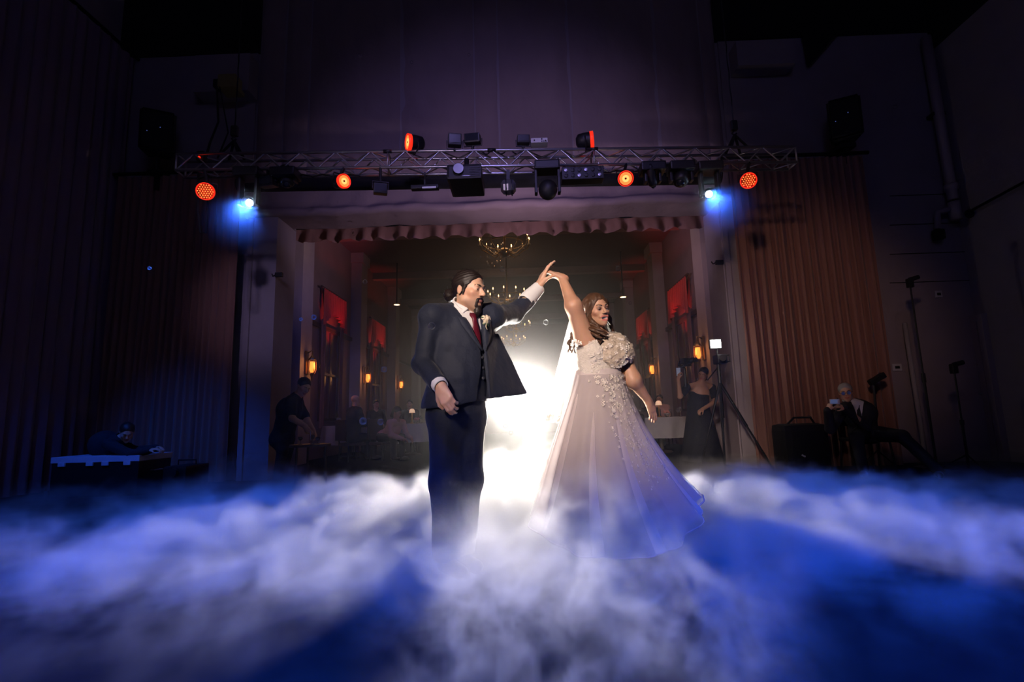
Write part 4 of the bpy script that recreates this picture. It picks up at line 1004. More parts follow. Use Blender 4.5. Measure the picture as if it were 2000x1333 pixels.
# cable loop hanging under the left par
pts = [at(x, y, 5.75) for x, y in ((388, 330), (386, 400), (391, 455), (402, 455), (406, 400), (404, 335))]
tag(obj('power_cable', MB().tube(pts, .012, 6), M_bcloth, None, True), 'slack loop of black cable hanging under the left red par light', 'cable')
c = at(391, 309, 5.66); t = thing('control_lamp', 'tiny red pilot lamp on a black box at the left truss end', 'lamp', c); obj('box', MB().rbox(c+A(0, .03, .03), (.09, .08, .12), .01), M_bk, t); obj('lamp', MB().sphere(c-A(0, .02, 0), .016, 10, 6), M_red, t, True)
# ---------------------------------------------------------------- loudspeakers on brackets of the back wall
def speaker(px, py, w, h, yaw, label, Y=7.55):
    c = at(px, py, Y); R = rotz(yaw)@rotx(.12); t = thing('loudspeaker', label, 'loudspeaker', c, 'loudspeakers above the side curtains')
    fr_ = [(-w/2, -.16), (w/2, -.16), (w*.36, .2), (-w*.36, .2)]
    bm = bmesh.new(); vs_ = [[bm.verts.new(Vector(R@A(x, y, z))) for x, y in fr_] for z in (-h/2, h/2)]
    bm.faces.new(vs_[0][::-1]); bm.faces.new(vs_[1])
    for k in range(4): bm.faces.new((vs_[0][k], vs_[0][(k+1) % 4], vs_[1][(k+1) % 4], vs_[1][k]))
    bmesh.ops.bevel(bm, geom=bm.edges[:], offset=.035, segments=3, affect='EDGES'); bm.verts.index_update()
    m = MB(); m.add([c+np.array(v.co) for v in bm.verts], [[v.index for v in f.verts] for f in bm.faces]); bm.free()
    obj('cabinet', m, M_bp, t, True)
    obj('grille', MB().rbox(c+R@A(0, -.165, 0), (w*.8, .012, h*.84), .005, R), mat('speaker_grille', (.02, .02, .022), .5, .6, bump=.4, bscale=300), t)
    obj('badge', MB().box(c+R@A(0, -.173, -h*.36), (.05, .004, .014), R), M_bp, t)
    for x, z_ in ((-.13, -.04), (.04, .05)): obj('pilot_lamp', MB().sphere(c+R@A(x, -.175, z_), .008, 6, 4), glow('blue_pilot', (.2, .3, 1.), .22), t)
    bt = c+R@A(0, .02, -h/2); obj('pole', MB().tube([bt, A(bt[0], bt[1], 4.9)], .035, 8), M_bk, t)
    obj('bracket', MB().box2((bt[0]-.12, bt[1]-.05, 4.86), (bt[0]+.12, YB, 4.92)).box2((bt[0]-.03, bt[1], 4.6), (bt[0]+.03, YB, 4.88)), M_bk, t)
speaker(310, 262, .5, .68, .5, 'black loudspeaker mounted high above the left brown curtain')
speaker(1648, 236, .46, .64, -.45, 'black loudspeaker mounted high above the right brown curtain')
# ================================================================ other people
M_dark = mat('black_cotton', (.012, .012, .016), .85, var=.15, bump=.3, bscale=12, bd=.02)
M_darksuit = mat('charcoal_suit', (.015, .016, .022), .8, var=.12, bump=.25, bscale=12, bd=.02)
M_pink = mat('blush_dress', (.62, .36, .3), .7, var=.12, bump=.2, bscale=14, bd=.02)
M_jean = mat('dark_trousers', (.012, .013, .02), .85)
M_greyhair = mat('grey_hair', (.3, .28, .27), .6, bump=.4, bscale=60, bd=.004)
def figure(label, pel, chest, nb, head, hdir, Rs, Re, Rw, Ls, Le, Lw, legs=None, fw=(0, -1, 0), build=1.0, top=None, topsleeve=1.0, bottom=None, dress=False, hair=None, hairlen=0, hs=1.0, h=.0105,
           hands=((.5,), (.5,)), Rhd=None, Lhd=None, collar=False, base=None, hup=(0, 0, 1), skin=SKIN, glasses=False):
    fw = np.array(fw, float); fw /= np.linalg.norm(fw); T = frame(fw); bw = build
    pts = [np.array(q, float) for q in (pel, chest, nb, head, Rs, Re, Rw, Ls, Le, Lw)]; pel, chest, nb, head, Rs, Re, Rw, Ls, Le, Lw = pts
    H = Fr(head, hdir, hup, hs); base = A(pel[0], pel[1], 0) if base is None else np.array(base, float)
    t = thing('person', label, 'person', base)
    def torso(P, o=0.):
        d = rc(P, pel, chest, .115*bw+o, .12*bw+o); d = smin(d, el(P, chest, (.165*bw+o, .11*bw+o, .15+o), T), .07); d = smin(d, el(P, pel, (.155*bw+o, .12*bw+o, .12+o), T), .06)
        for s_ in (Rs, Ls): d = smin(d, rc(P, nb-A(0, 0, .02), s_, .055*bw+o, .052*bw+o), .05)
        return d
    def arms(P, o=0., k=1.0):
        d = None
        for a, b_, c in ((Rs, Re, Rw), (Ls, Le, Lw)):
            e = rc(P, a, b_, .05*bw+o, .042*bw+o)
            if k > .5: e = smin(e, rc(P, b_, b_+(c-b_)*min(1, (k-.5)*2), .041*bw+o, (.03+.01*(1-k))*bw+o), .02)
            d = e if d is None else np.minimum(d, e)
        return d
    def armcut(P):
        e = None
        for a, b_ in ((Rs, Re), (Ls, Le)):
            q = rc(P, a, a+(b_-a)*.75, .065*bw, .06*bw); e = q if e is None else np.minimum(e, q)
        return e
    def leg(P, o=0., w=1.0, cut=1.0):
        d = None
        for (hp, kn, an) in legs:
            e = smin(rc(P, hp, kn, .078*bw*w+o, .058*w+o), rc(P, kn, an, .055*w+o, .042*w+o), .03); d = e if d is None else smin(d, e, .03)
        return d
    def body(P):
        d = torso(P); d = smin(d, rc(P, nb-A(0, 0, .03), H.w(0, -.02, -.05), .055, .05), .03); d = smin(d, head_sdf(H.l(P))*H.s, .02); d = smin(d, arms(P), .03)
        for wv, el_, hd, sd, cu in ((Rw, Re, Rhd, 1, hands[0]), (Lw, Le, Lhd, -1, hands[1])):
            n = np.linalg.norm(P-wv, axis=1) < .24
            if n.any():
                f_ = (wv-el_) if hd is None else np.array(hd[0], float); bk = A(0, 0, 1)*.6-fw*.2+T[:, 0]*.3*sd if hd is None else np.array(hd[1], float)
                d[n] = smin(d[n], hand_prims(P[n], wv, f_, bk, sd, tuple(cu)*4 if len(cu) == 1 else cu, .5, 1.0), .012)
        if legs:
            d = smin(d, leg(P), .04)
            for (hp, kn, an) in legs: d = smin(d, rc(P, an-A(0, 0, .03), an-A(0, 0, .04)+fw*.12, .034, .03), .03)
        return d
    allp = np.array(pts+([q for L in legs for q in L] if legs else [])); lo = allp.min(0)-.25; hi = allp.max(0)+.25; hi[2] = max(hi[2], head[2]+.16); lo[2] = max(lo[2], -.005)
    sdf_obj('body', body, lo, hi, h, M_skin, t, skin_color(H, skin))
    brows(t, H, M_hair, .004)
    if top is not None:
        def shirt(P):
            d = torso(P, .02); a = arms(P, .017, topsleeve) if topsleeve >= .6 else armcut(P); d = smin(d, a, .025)
            d = smax(d, -rc(P, nb-A(0, 0, .0)+fw*.02, H.w(0, -.01, -.05), .066, .062), .01)
            if collar: q = (P-chest.astype(f32))@T.astype(f32); d = smax(d, -np.maximum(np.abs(q[:, 0])-.05*np.clip((q[:, 2]+.12)/.2, 0, 1.3), -(q[:, 1]-.04)), .006)
            d = smax(d, (pel[2]-.1)-P[:, 2], .01) if bottom is not None else d
            return d+.004*wob(P, 28, 2)+.003*wob(P, 55, 3)
        sdf_obj('jacket' if collar else 'shirt', shirt, lo, hi, h, top, t)
        if collar:
            def sh(P):
                q = (P-chest.astype(f32))@T.astype(f32); d = torso(P, .01); d = smax(d, -(q[:, 1]-.03), .01)
                c = np.abs(rc(P, nb-A(0, 0, .03), H.w(0, -.015, -.07), .066, .062))-.006; c = smax(c, (P-(nb+A(0, 0, .045)).astype(f32))[:, 2], .004); return np.minimum(d, c)
            sdf_obj('shirt', sh, chest-.32, nb+.2, h, M_shirt, t)
            G = [[chest+T@A((u)*w_-.0, .135*bw+dy, z) for u in (-1, -.4, .4, 1)] for z, w_, dy in ((.13, .014, -.04), (.1, .02, -.015), (.085, .014, -.01), (-.02, .024, .012), (-.12, .028, .018))]
            o = obj('necktie', MB().grid(np.array(G)), M_darksuit, t, True); md = o.modifiers.new('thick', 'SOLIDIFY'); md.thickness = .006
    if legs and bottom is not None and not dress:
        def trs(P):
            d = smin(leg(P, .014, 1.1), el(P, pel-A(0, 0, .02), (.168*bw, .13*bw, .12), T), .05); d = smax(d, P[:, 2]-(pel[2]+.1), .01); return smax(d, .05-P[:, 2], .005)+.004*wob(P, 30, 5)
        sdf_obj('trousers', trs, lo, hi, h, bottom, t)
        for (hp, kn, an) in legs:
            def shoe(P): return smax(smin(rc(P, an-A(0, 0, .035)-fw*.02, an-A(0, 0, .042)+fw*.16, .043, .036), rc(P, an-A(0, 0, .02), an+A(0, 0, .02), .042, .04), .02), .003-P[:, 2], .005)
            sdf_obj('shoe', shoe, an-.25, an+.25, .012, M_shoe, t)
    if hair is not None:
        def hr(P):
            Q = H.l(P); d = el(Q, (0, -.022, .042), (.083, .104, .086)); d = smax(d, Q@np.array((0, .86, -.51), f32)-.028, .012); d = smax(d, -(Q[:, 2]+.05), .02)
            if hairlen: d = smin(d, rc(Q, (0, -.08, 0), (0, -.1, -hairlen), .065, .05), .04)
            return (d+.0015*wob(Q, 110, 3))*H.s
        sdf_obj('hair', hr, H.o-.2-hairlen, H.o+.2, .008, hair, t)
    if glasses:
        for s in (-1, 1): obj('spectacle_lens', MB().lathe([(.021, 0), (.021, .003)], H.w(s*.032, .1, .0), H.R[:, 1], 14), mat('tinted_glass', (.03, .03, .05), .05, spec=1.), t)
        obj('spectacle_frame', MB().tube([H.w(-.078, .0, .006), H.w(-.06, .1, .008), H.w(0, .108, .006), H.w(.06, .1, .008), H.w(.078, .0, .006)], .0025, 5), M_bk, t)
    return t, H
# --- stage hand bending over a small table at the left of the opening
Y = 7.25; pel = at(551, 858, Y+.1); an = lambda x, y: A(x, y, .09)
wt, wh = figure('man in a dark short-sleeved shirt bending over a low table at the left column', pel, at(566, 800, Y), at(579, 775, Y-.03), at(593, 756, Y-.05), (.75, -.5, -.5),
    at(569, 783, Y-.16), at(571, 818, Y-.3), at(596, 833, Y-.38), at(582, 787, Y+.16), at(600, 822, Y+.1), at(612, 842, Y), fw=(.9, -.35, 0), top=M_dark, topsleeve=.55, bottom=M_jean, hair=M_hair, hs=1.05,
    legs=[(pel+A(.02, -.09, -.05), A(pel[0]+.06, pel[1]-.1, .48), an(pel[0]+.0, pel[1]-.1)), (pel+A(.0, .09, -.05), A(pel[0]+.04, pel[1]+.1, .48), an(pel[0]-.02, pel[1]+.1))],
    hands=((.6,), (.6,)), Rhd=((.65, -.1, -.75), (-.4, -.6, .4)), hup=(.35, 0, 1), build=1.1)
st = at(607, 846, Y-.42); tag(obj('swizzle_stick', MB().tube([st+A(-.005, 0, .03), st+A(0, 0, -.1)], .006, 6), mat('clear_plastic', (.7, .72, .8), .1, trans=.4), None, True), 'thin clear stick held in the bending man\'s hand', 'stick')
# --- operator crouched behind the flight case at the far left
Y = 6.85; pel = A(at(170, 905, Y)[0], Y+.25, .42)
figure('man in black crouched behind the blue-lit flight case, one arm stretched right', pel, at(205, 868, Y), at(236, 855, Y-.05), at(248, 845, Y-.1), (.55, -.6, -.55),
    at(212, 868, Y-.2), at(255, 888, Y-.3), at(292, 880, Y-.3), at(222, 862, Y+.15), at(262, 880, Y+.05), at(305, 876, Y-.05), fw=(.8, -.6, 0), top=M_dark, topsleeve=1.0, bottom=M_jean, hair=M_hair, hs=1.0,
    legs=[(pel+A(.08, -.08, 0), pel+A(.3, -.25, -.02), an(pel[0]+.1, pel[1]-.25)), (pel+A(.05, .1, 0), pel+A(.3, .12, -.02), an(pel[0]+.1, pel[1]+.15))])
# --- guest photographer on a chair at the right
Y = 7.0; pel = A(at(1690, 850, Y)[0], Y, .5); hd = at(1652, 767, Y-.12)
sp, sh_ = figure('man in a dark suit and glasses sitting at the right, holding up a small camera', pel, at(1678, 808, Y-.04), at(1664, 787, Y-.08), hd, (-.5, -.85, -.12),
    at(1648, 800, Y-.16), at(1622, 838, Y-.3), at(1617, 803, Y-.42), at(1692, 797, Y), at(1690, 834, Y-.26), at(1650, 797, Y-.4), fw=(-.55, -.85, 0), top=M_darksuit, bottom=M_darksuit, collar=True, hair=M_greyhair, hs=1.0, build=1.12,
    legs=[(pel+A(-.08, -.06, 0), A(pel[0]-.38, Y-.42, .47), an(pel[0]-.4, Y-.5)), (pel+A(.08, -.02, 0), A(pel[0]+.12, Y-.5, .48), an(pel[0]+.3, Y-.75))],
    hands=((1.0,), (.9,)), Rhd=((.3, -.25, 1), (-1, -.3, .2)), Lhd=((-1, -.2, .35), (.2, -.6, .6)), glasses=True, hup=(-.1, 0, 1))
c = at(1630, 785, Y-.47); t = thing('compact_camera', 'small pale compact camera with a lit screen held up by the seated man', 'camera', c); Rc = rotz(-.45)
obj('body', MB().rbox(c, (.11, .03, .066), .008, Rc), mat('silver_plastic', (.5, .52, .58), .35), t); obj('screen', MB().box(c+Rc@A(-.008, -.017, 0), (.074, .004, .05), Rc), glow('camera_screen', (.1, .14, .3), .35), t); obj('dial', MB().lathe([(.01, 0), (.01, .01)], c+Rc@A(.035, 0, .033), (0, 0, 1), 10), M_bk, t)
cb = A(pel[0]+.02, Y+.06, 0); t = thing('folding_chair', 'black chair under the seated man with the camera', 'chair', cb)
obj('seat', MB().rbox(cb+A(0, -.02, .42), (.46, .44, .04), .012), M_bp, t); obj('backrest', MB().rbox(cb+A(0, .26, .74), (.44, .03, .3), .012), M_bp, t)
for sx in (-1, 1):
    for sy in (-1, 1): obj('leg', MB().tube([cb+A(sx*.2, sy*.18, .42), cb+A(sx*.22, sy*.22, 0)], .013, 6), M_bk, t)
    obj('back_post', MB().tube([cb+A(sx*.2, .2, .42), cb+A(sx*.2, .27, .88)], .013, 6), M_bk, t)
# --- woman with a stabiliser camera in the opening
Y = 9.0; pel = A(at(1365, 810, Y)[0], Y, .98)
wo, woh = figure('woman in a long black low-necked dress filming beside the right column', pel, at(1366, 768, Y), at(1368, 748, Y), at(1373, 731, Y-.03), (-.6, -.7, -.35),
    at(1342, 757, Y-.08), at(1328, 775, Y-.22), at(1325, 742, Y-.35), at(1391, 757, Y+.05), at(1397, 785, Y-.1), at(1372, 800, Y-.3), fw=(-.35, -.93, 0), hair=M_hair, hairlen=.12, hs=.96, skin=SKIN_F, hup=(.35, 0, 1), hands=((.9,), (.9,)), Rhd=((.0, -.3, 1), (-.9, -.3, .2)),
    legs=[(pel+A(-.07, 0, -.05), A(pel[0]-.07, Y-.03, .5), an(pel[0]-.07, Y+.02)), (pel+A(.07, 0, -.05), A(pel[0]+.07, Y-.03, .5), an(pel[0]+.07, Y+.02))])
Tg = frame(A(-.35, -.93, 0)); chs = at(1366, 768, Y)
def gown(P):
    d = smin(el(P, chs, (.165, .125, .16), Tg), el(P, pel+A(0, 0, .02), (.17, .135, .2), Tg), .06); d = smin(d, rc(P, pel, A(pel[0], Y, .1), .17, .34), .06)
    q = (P-chs.astype(f32))@Tg.astype(f32); d = smax(d, q[:, 2]-(.08-.07*np.exp(-q[:, 0]**2/.006)), .01)
    for s_, e_ in ((at(1342, 757, Y-.08), at(1328, 775, Y-.22)), (at(1391, 757, Y+.05), at(1397, 785, Y-.1))): d = smin(d, rc(P, s_, s_+(e_-s_)*.7, .066, .062), .02)
    return smax(d, .02-P[:, 2], .01)+.006*wob(P*np.array((1, 1, .3), f32), 26, 4)
sdf_obj('dress', gown, pel-A(.45, .45, .98), pel+A(.45, .45, .5), .014, M_dark, wo)
obj('earring', MB().sphere(at(1361, 741, Y-.14), .018, 6, 4), mat('sparkling_metal', (.8, .75, .7), .15, 1.), wo)
c = at(1340, 706, Y-.45); t = thing('stabiliser_camera', 'black video camera on a hand-held stabiliser, raised by the filming woman', 'camera', c)
obj('camera_body', MB().rbox(c, (.16, .12, .1), .015, rotz(.3)), M_bk, t); obj('lens', MB().lathe([(.035, 0), (.035, .1), (.042, .1), (.042, .14)], c+A(.02, -.05, 0), (.3, -1, 0), 14), M_bk, t, True); obj('monitor', MB().rbox(c+A(.14, .0, .02), (.1, .02, .07), .005), M_bk, t)
obj('gimbal_arm', MB().tube([c+A(-.1, .02, 0), c+A(-.11, .08, -.06), c+A(0, .1, -.1)], .015, 6), M_bk, t); obj('grip', MB().tube([c+A(0, .1, -.1), c+A(.0, .12, -.42)], .02, 8), M_bk, t); obj('base_plate', MB().rbox(c-A(0, 0, .07), (.14, .1, .025), .006), M_bk, t)
c = at(1325, 727, Y-.36); t = thing('phone', 'phone in the raised hand of the filming woman', 'phone', c); obj('case', MB().rbox(c, (.075, .01, .15), .006, rotz(-.2)), M_bk, t); obj('screen', MB().box(c+A(0, -.007, 0), (.066, .002, .135), rotz(-.2)), glow('dim_phone_screen', (.3, .36, .5), .12), t)
# --- seated guests in the hall
def guest(label, px, py, Y, yaw, top, hair, build=1.0, collar=False, lean=0.0, hairlen=0, hs=1.0, sk=SKIN, bald=False):
    hd = at(px, py, Y); f_ = A(math.sin(yaw), -math.cos(yaw), 0); r_ = np.cross(f_, A(0, 0, 1)); nb = hd-A(0, 0, .17)-f_*.03; nb[2] = min(nb[2], 1.12); hd[2] = nb[2]+.17
    ch = nb-A(0, 0, .19)-f_*lean*.1; pel = ch-A(0, 0, .34)-f_*(.02+lean*.25); pel[2] = .5
    S = lambda s: nb+r_*s*.18-A(0, 0, .05); E = lambda s: nb+r_*s*.22-A(0, 0, .3)+f_*.08; W = lambda s: nb+r_*s*.12-A(0, 0, .37)+f_*.3
    lg = [(pel+r_*s*.09, pel+r_*s*.12+f_*.42-A(0, 0, .02), A(*(pel+r_*s*.12+f_*.42)[:2], .09)) for s in (1, -1)]
    banquet_chair(pel-f_*.02, f_, 'dark banquet chair under the '+' '.join(label.split(',')[0].split()[:8]))
    return figure(label, pel, ch, nb, hd, f_+A(0, 0, -.1-lean*.4), S(1), E(1), W(1), S(-1), E(-1), W(-1), legs=lg, fw=f_, top=top, bottom=M_jean, hair=hair, build=build, collar=collar, h=.015, hs=hs, hairlen=hairlen, skin=sk)[0]
G_ = 'seated guests in the hall'
M_chair = mat('dark_chair_velvet', (.05, .025, .025), .8)
def banquet_chair(c, f_, label):
    t = thing('banquet_chair', label, 'chair', A(c[0], c[1], 0), 'dark chairs of the hall guests'); R = frame(f_); b0 = A(c[0], c[1], 0)
    obj('seat', MB().rbox(b0+R@A(0, 0, .36), (.44, .42, .06), .015, R), M_chair, t); obj('backrest', MB().rbox(b0+R@A(0, -.27, .66), (.42, .04, .44), .015, R), M_chair, t)
    for sx in (-1, 1):
        for sy in (-1, 1): obj('leg', MB().tube([b0+R@A(sx*.19, sy*.18, .34), b0+R@A(sx*.2, sy*.2, 0)], .014, 6), M_bk, t)
        obj('back_post', MB().tube([b0+R@A(sx*.18, -.2, .36), b0+R@A(sx*.18, -.28, .86)], .013, 6), M_bk, t)
for g_ in (guest('bald man in a dark suit sitting left in the hall, seen half from behind', 695, 778, 11.2, 2.4, M_darksuit, None, 1.15, True),
    guest('woman in a blush dress leaning over her table left of the groom', 776, 806, 10.9, 1.0, M_pink, M_hair, 1.0, lean=1.0, hairlen=.12, sk=SKIN_F),
    guest('guest in black beyond the bald man, left in the hall', 735, 788, 14.2, .5, M_dark, M_hair), guest('guest in a dark top close behind the groom, left in the hall', 800, 790, 14.0, .2, M_dark, M_hair, hairlen=.1),
    guest('guest at the far left table near the column, head just above the table lamp', 694, 792, 13.2, 1.2, M_dark, M_greyhair), guest('guest in dark clothes right behind the bride skirt', 1233, 795, 10.8, -.6, M_dark, M_hair, hairlen=.1),
    guest('guest in black behind the glasses on the right-hand table', 1268, 785, 12.6, -.3, M_dark, M_hair), guest('guest in a blush top beyond the right-hand table', 1288, 780, 13.6, -.5, M_pink, M_hair, hairlen=.1)): g_['group'] = G_
# ================================================================ hall furniture and fittings
M_brass = mat('aged_brass', (.35, .22, .09), .35, .9, var=.2); M_flame = glow('candle_flame', (1.0, .45, .15), 9); M_amber = glow('amber_lantern_glow', (1.0, .24, .035), 2.0)
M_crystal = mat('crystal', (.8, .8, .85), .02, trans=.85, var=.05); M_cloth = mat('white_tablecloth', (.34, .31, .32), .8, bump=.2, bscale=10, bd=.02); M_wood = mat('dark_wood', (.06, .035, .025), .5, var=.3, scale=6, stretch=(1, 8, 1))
def chandelier(px, py, Y, n, R, label, z_up=None):
    c = at(px, py, Y); t = thing('chandelier', label, 'chandelier', c, 'candle chandeliers down the hall')
    obj('stem', MB().tube([c-A(0, 0, .35), c+A(0, 0, .3), A(c[0], c[1], HC)], [.03, .025, .01], 8), M_brass, t, True); obj('bowl', MB().lathe([(.02, -.42), (.1, -.36), (.14, -.28), (.05, -.2)], c, (0, 0, 1), 14), M_brass, t, True)
    obj('ring', MB().tube([c+A(R*.75*math.cos(a), R*.75*math.sin(a), -.1) for a in np.linspace(0, 2*math.pi, 25)], .012, 6, False), M_brass, t, True)
    for k in range(n):
        a = 2*math.pi*(k+.3)/n; d = A(math.cos(a), math.sin(a), 0); e = c+d*R
        obj('arm', MB().tube([c+d*.04-A(0, 0, .28), c+d*R*.5-A(0, 0, .36), c+d*R*.92-A(0, 0, .2), e-A(0, 0, .1)], .012, 6), M_brass, t, True)
        obj('candle', MB().lathe([(.035, -.1), (.04, -.09), (.014, -.085), (.014, .0)], e, (0, 0, 1), 8), mat('candle_sleeve', (.6, .5, .38), .6), t, True)
        fl = obj('flame', MB().lathe([(.004, 0), (.017, .02), (.013, .045), (.002, .075)], e, (0, 0, 1), 8), M_flame, t, True)
    dr = MB(); r = np.random.RandomState(n)
    for k in range(n*4):
        a = r.rand()*6.28; q = c+A(math.cos(a), math.sin(a), 0)*R*r.uniform(.4, 1)-A(0, 0, r.uniform(.15, .5)); dr.lathe([(.001, -.03), (.012, 0), (.001, .02)], q, (0, 0, 1), 5)
    o = obj('crystal_drops', dr, M_crystal, t); o['kind'] = 'stuff'
    point('chandelier_light', c+A(0, 0, .08), 8, (1, .6, .3), .3)
chandelier(985, 468, 11.0, 11, .56, 'nearest and largest candle chandelier, hanging just under the valance')
chandelier(990, 572, 15.2, 10, .58, 'second candle chandelier, behind the groom\'s face and raised arm')
chandelier(1008, 632, 20.5, 9, .58, 'third candle chandelier, small, under the groom\'s sleeve')
chandelier(1003, 661, 24.6, 8, .58, 'farthest candle chandelier, low between the couple')
def downlight(px, py, Y, label):
    c = at(px, py, Y); t = thing('downlight', label, 'ceiling light', c, 'round ceiling lights in the hall')
    obj('drop_stem', MB().tube([c, A(c[0], c[1], HC)], .02, 6), M_bk, t)
    obj('trim', MB().lathe([(.11, -.012), (.13, -.01), (.13, .0)], c, (0, 0, 1), 16), M_brass, t); obj('lamp', MB().lathe([(.085, -.016), (.085, -.008)], c, (0, 0, 1), 14), glow('downlight_glow', (1, .66, .36), 4.5), t)
for px, py, Y_, l in ((625, 455, 10.3, 'at the upper left behind the valance'), (1328, 436, 11.2, 'at the upper right behind the valance'), (775, 595, 15.4, 'left of the groom\'s bun'), (1217, 580, 15.0, 'right of the bride\'s head')):
    downlight(px, py, Y_, 'round warm ceiling downlight '+l)
def sconce(side, Y, z, label):
    x = HX0+.3 if side < 0 else HX1-.3; s = 1 if side < 0 else -1; c = A(x+s*.14, Y, z); t = thing('wall_lantern', label, 'wall lamp', A(x, Y, z), 'amber wall lanterns')
    obj('back_plate', MB().rbox(A(x+s*.02, Y, z+.1), (.04, .14, .5), .015), M_brass, t); obj('bracket', MB().tube([A(x+s*.02, Y, z+.3), A(x+s*.14, Y, z+.36), c+A(0, 0, .2)], .014, 6), M_brass, t, True)
    obj('roof', MB().lathe([(.09, .15), (.07, .19), (.015, .26)], c, (0, 0, 1), 8), M_brass, t); obj('glass', MB().lathe([(.035, -.11), (.06, -.04), (.05, .12)], c, (0, 0, 1), 8), M_amber, t)
    obj('finial', MB().lathe([(.055, -.14), (.03, -.19), (.005, -.3)], c, (0, 0, 1), 8), M_brass, t)
    for k in range(4): a = math.pi/4+k*math.pi/2; obj('rib', MB().tube([c+A(.053*math.cos(a), .053*math.sin(a), -.14), c+A(.09*math.cos(a), .09*math.sin(a), -.05), c+A(.08*math.cos(a), .08*math.sin(a), .15)], .006, 4), M_brass, t)
    point('lantern_light', c+A(s*.14, 0, .05), 5, (1, .42, .12), .08)
for Y_, z, l in ((10.7, 2.0, 'above the bending man'), (14.6, 2.05, 'on the second left pilaster'), (18.6, 2.1, 'on the third left pilaster beside the groom\'s elbow')): sconce(-1, Y_, z, 'amber wall lantern '+l)
for Y_, z, l in ((10.7, 2.05, 'behind the filming woman and video light'), (14.6, 2.05, 'right of the bride\'s lowered arm'), (18.6, 2.1, 'on the third right pilaster, half hidden by the bride')): sconce(1, Y_, z, 'amber wall lantern '+l)
# windows of the hall with red-lit swags
M_swag = mat('red_swag_fabric', (.42, .05, .04), .85, var=.2, bump=.3, bscale=8, bd=.03); M_pane = mat('night_window', (.12, .05, .06), .3, var=.2); 
def bay(side, Y, n):
    s = 1 if side < 0 else -1; x = HX0 if side < 0 else HX1; nm = 'left' if side < 0 else 'right'
    wdw = struct('window_%d' % n, MB().box2((x, Y-.55, .9), (x+s*.03, Y+.55, 3.1)), M_pane)
    for yy in (-.55, 0, .55): obj('frame_bar', MB().box2((x, Y+yy-.03, .9), (x+s*.07, Y+yy+.03, 3.1)), M_wood, wdw)
    for zz in (.9, 2.0, 3.1): obj('frame_bar', MB().box2((x, Y-.58, zz-.03), (x+s*.07, Y+.58, zz+.03)), M_wood, wdw)
    t = thing('swag_valance', 'red-lit pleated swag over the %s %s hall window' % ('nearer' if Y < 14 else 'farther', nm), 'valance', A(x+s*.1, Y, 3.3), 'red swags over the hall windows')
    nu, nv = 70, 12; G = np.zeros((nu, nv, 3))
    for i in range(nu):
        u = i/(nu-1); dr = .9-.35*math.sin(u*math.pi)
        for j in range(nv): v = j/(nv-1); G[i, j] = (x+s*(.16+.06*math.sin(u*58)*(.4+.6*v)), Y-.75+1.5*u, 4.05-dr*v)
    obj('cloth', MB().grid(G), M_swag, t, True); obj('pole', MB().tube([A(x+s*.13, Y-.85, 4.07), A(x+s*.13, Y+.85, 4.07)], .03, 8), M_wood, t)
    for sd in (-1, 1):
        G = np.zeros((14, 16, 3))
        for i in range(14):
            for j in range(16): v = j/15; G[i, j] = (x+s*(.12+.03*math.sin(i*1.4)), Y+sd*(.62+.2*(i/13-.5)*(1-.6*math.exp(-((v-.6)/.12)**2))), 3.3-2.6*v)
        obj('tail', MB().grid(G), mat('hall_side_drape', (.16, .08, .08), .9), t, True)
    spot('swag_light', A(x+s*.55, Y-.2, 2.3), A(x+s*.1, Y, 3.75), 80, (1, .05, .03), 62, .8, .05)
n = 1
for side in (-1, 1):
    for Y_ in (12.7, 16.6): bay(side, Y_, n); n += 1
struct('trim_23', MB().box2((HX0, YB+.5, 3.1), (HX0+.06, HY1, 3.2)), M_wood); struct('trim_24', MB().box2((HX1-.06, YB+.5, 3.1), (HX1, HY1, 3.2)), M_wood)
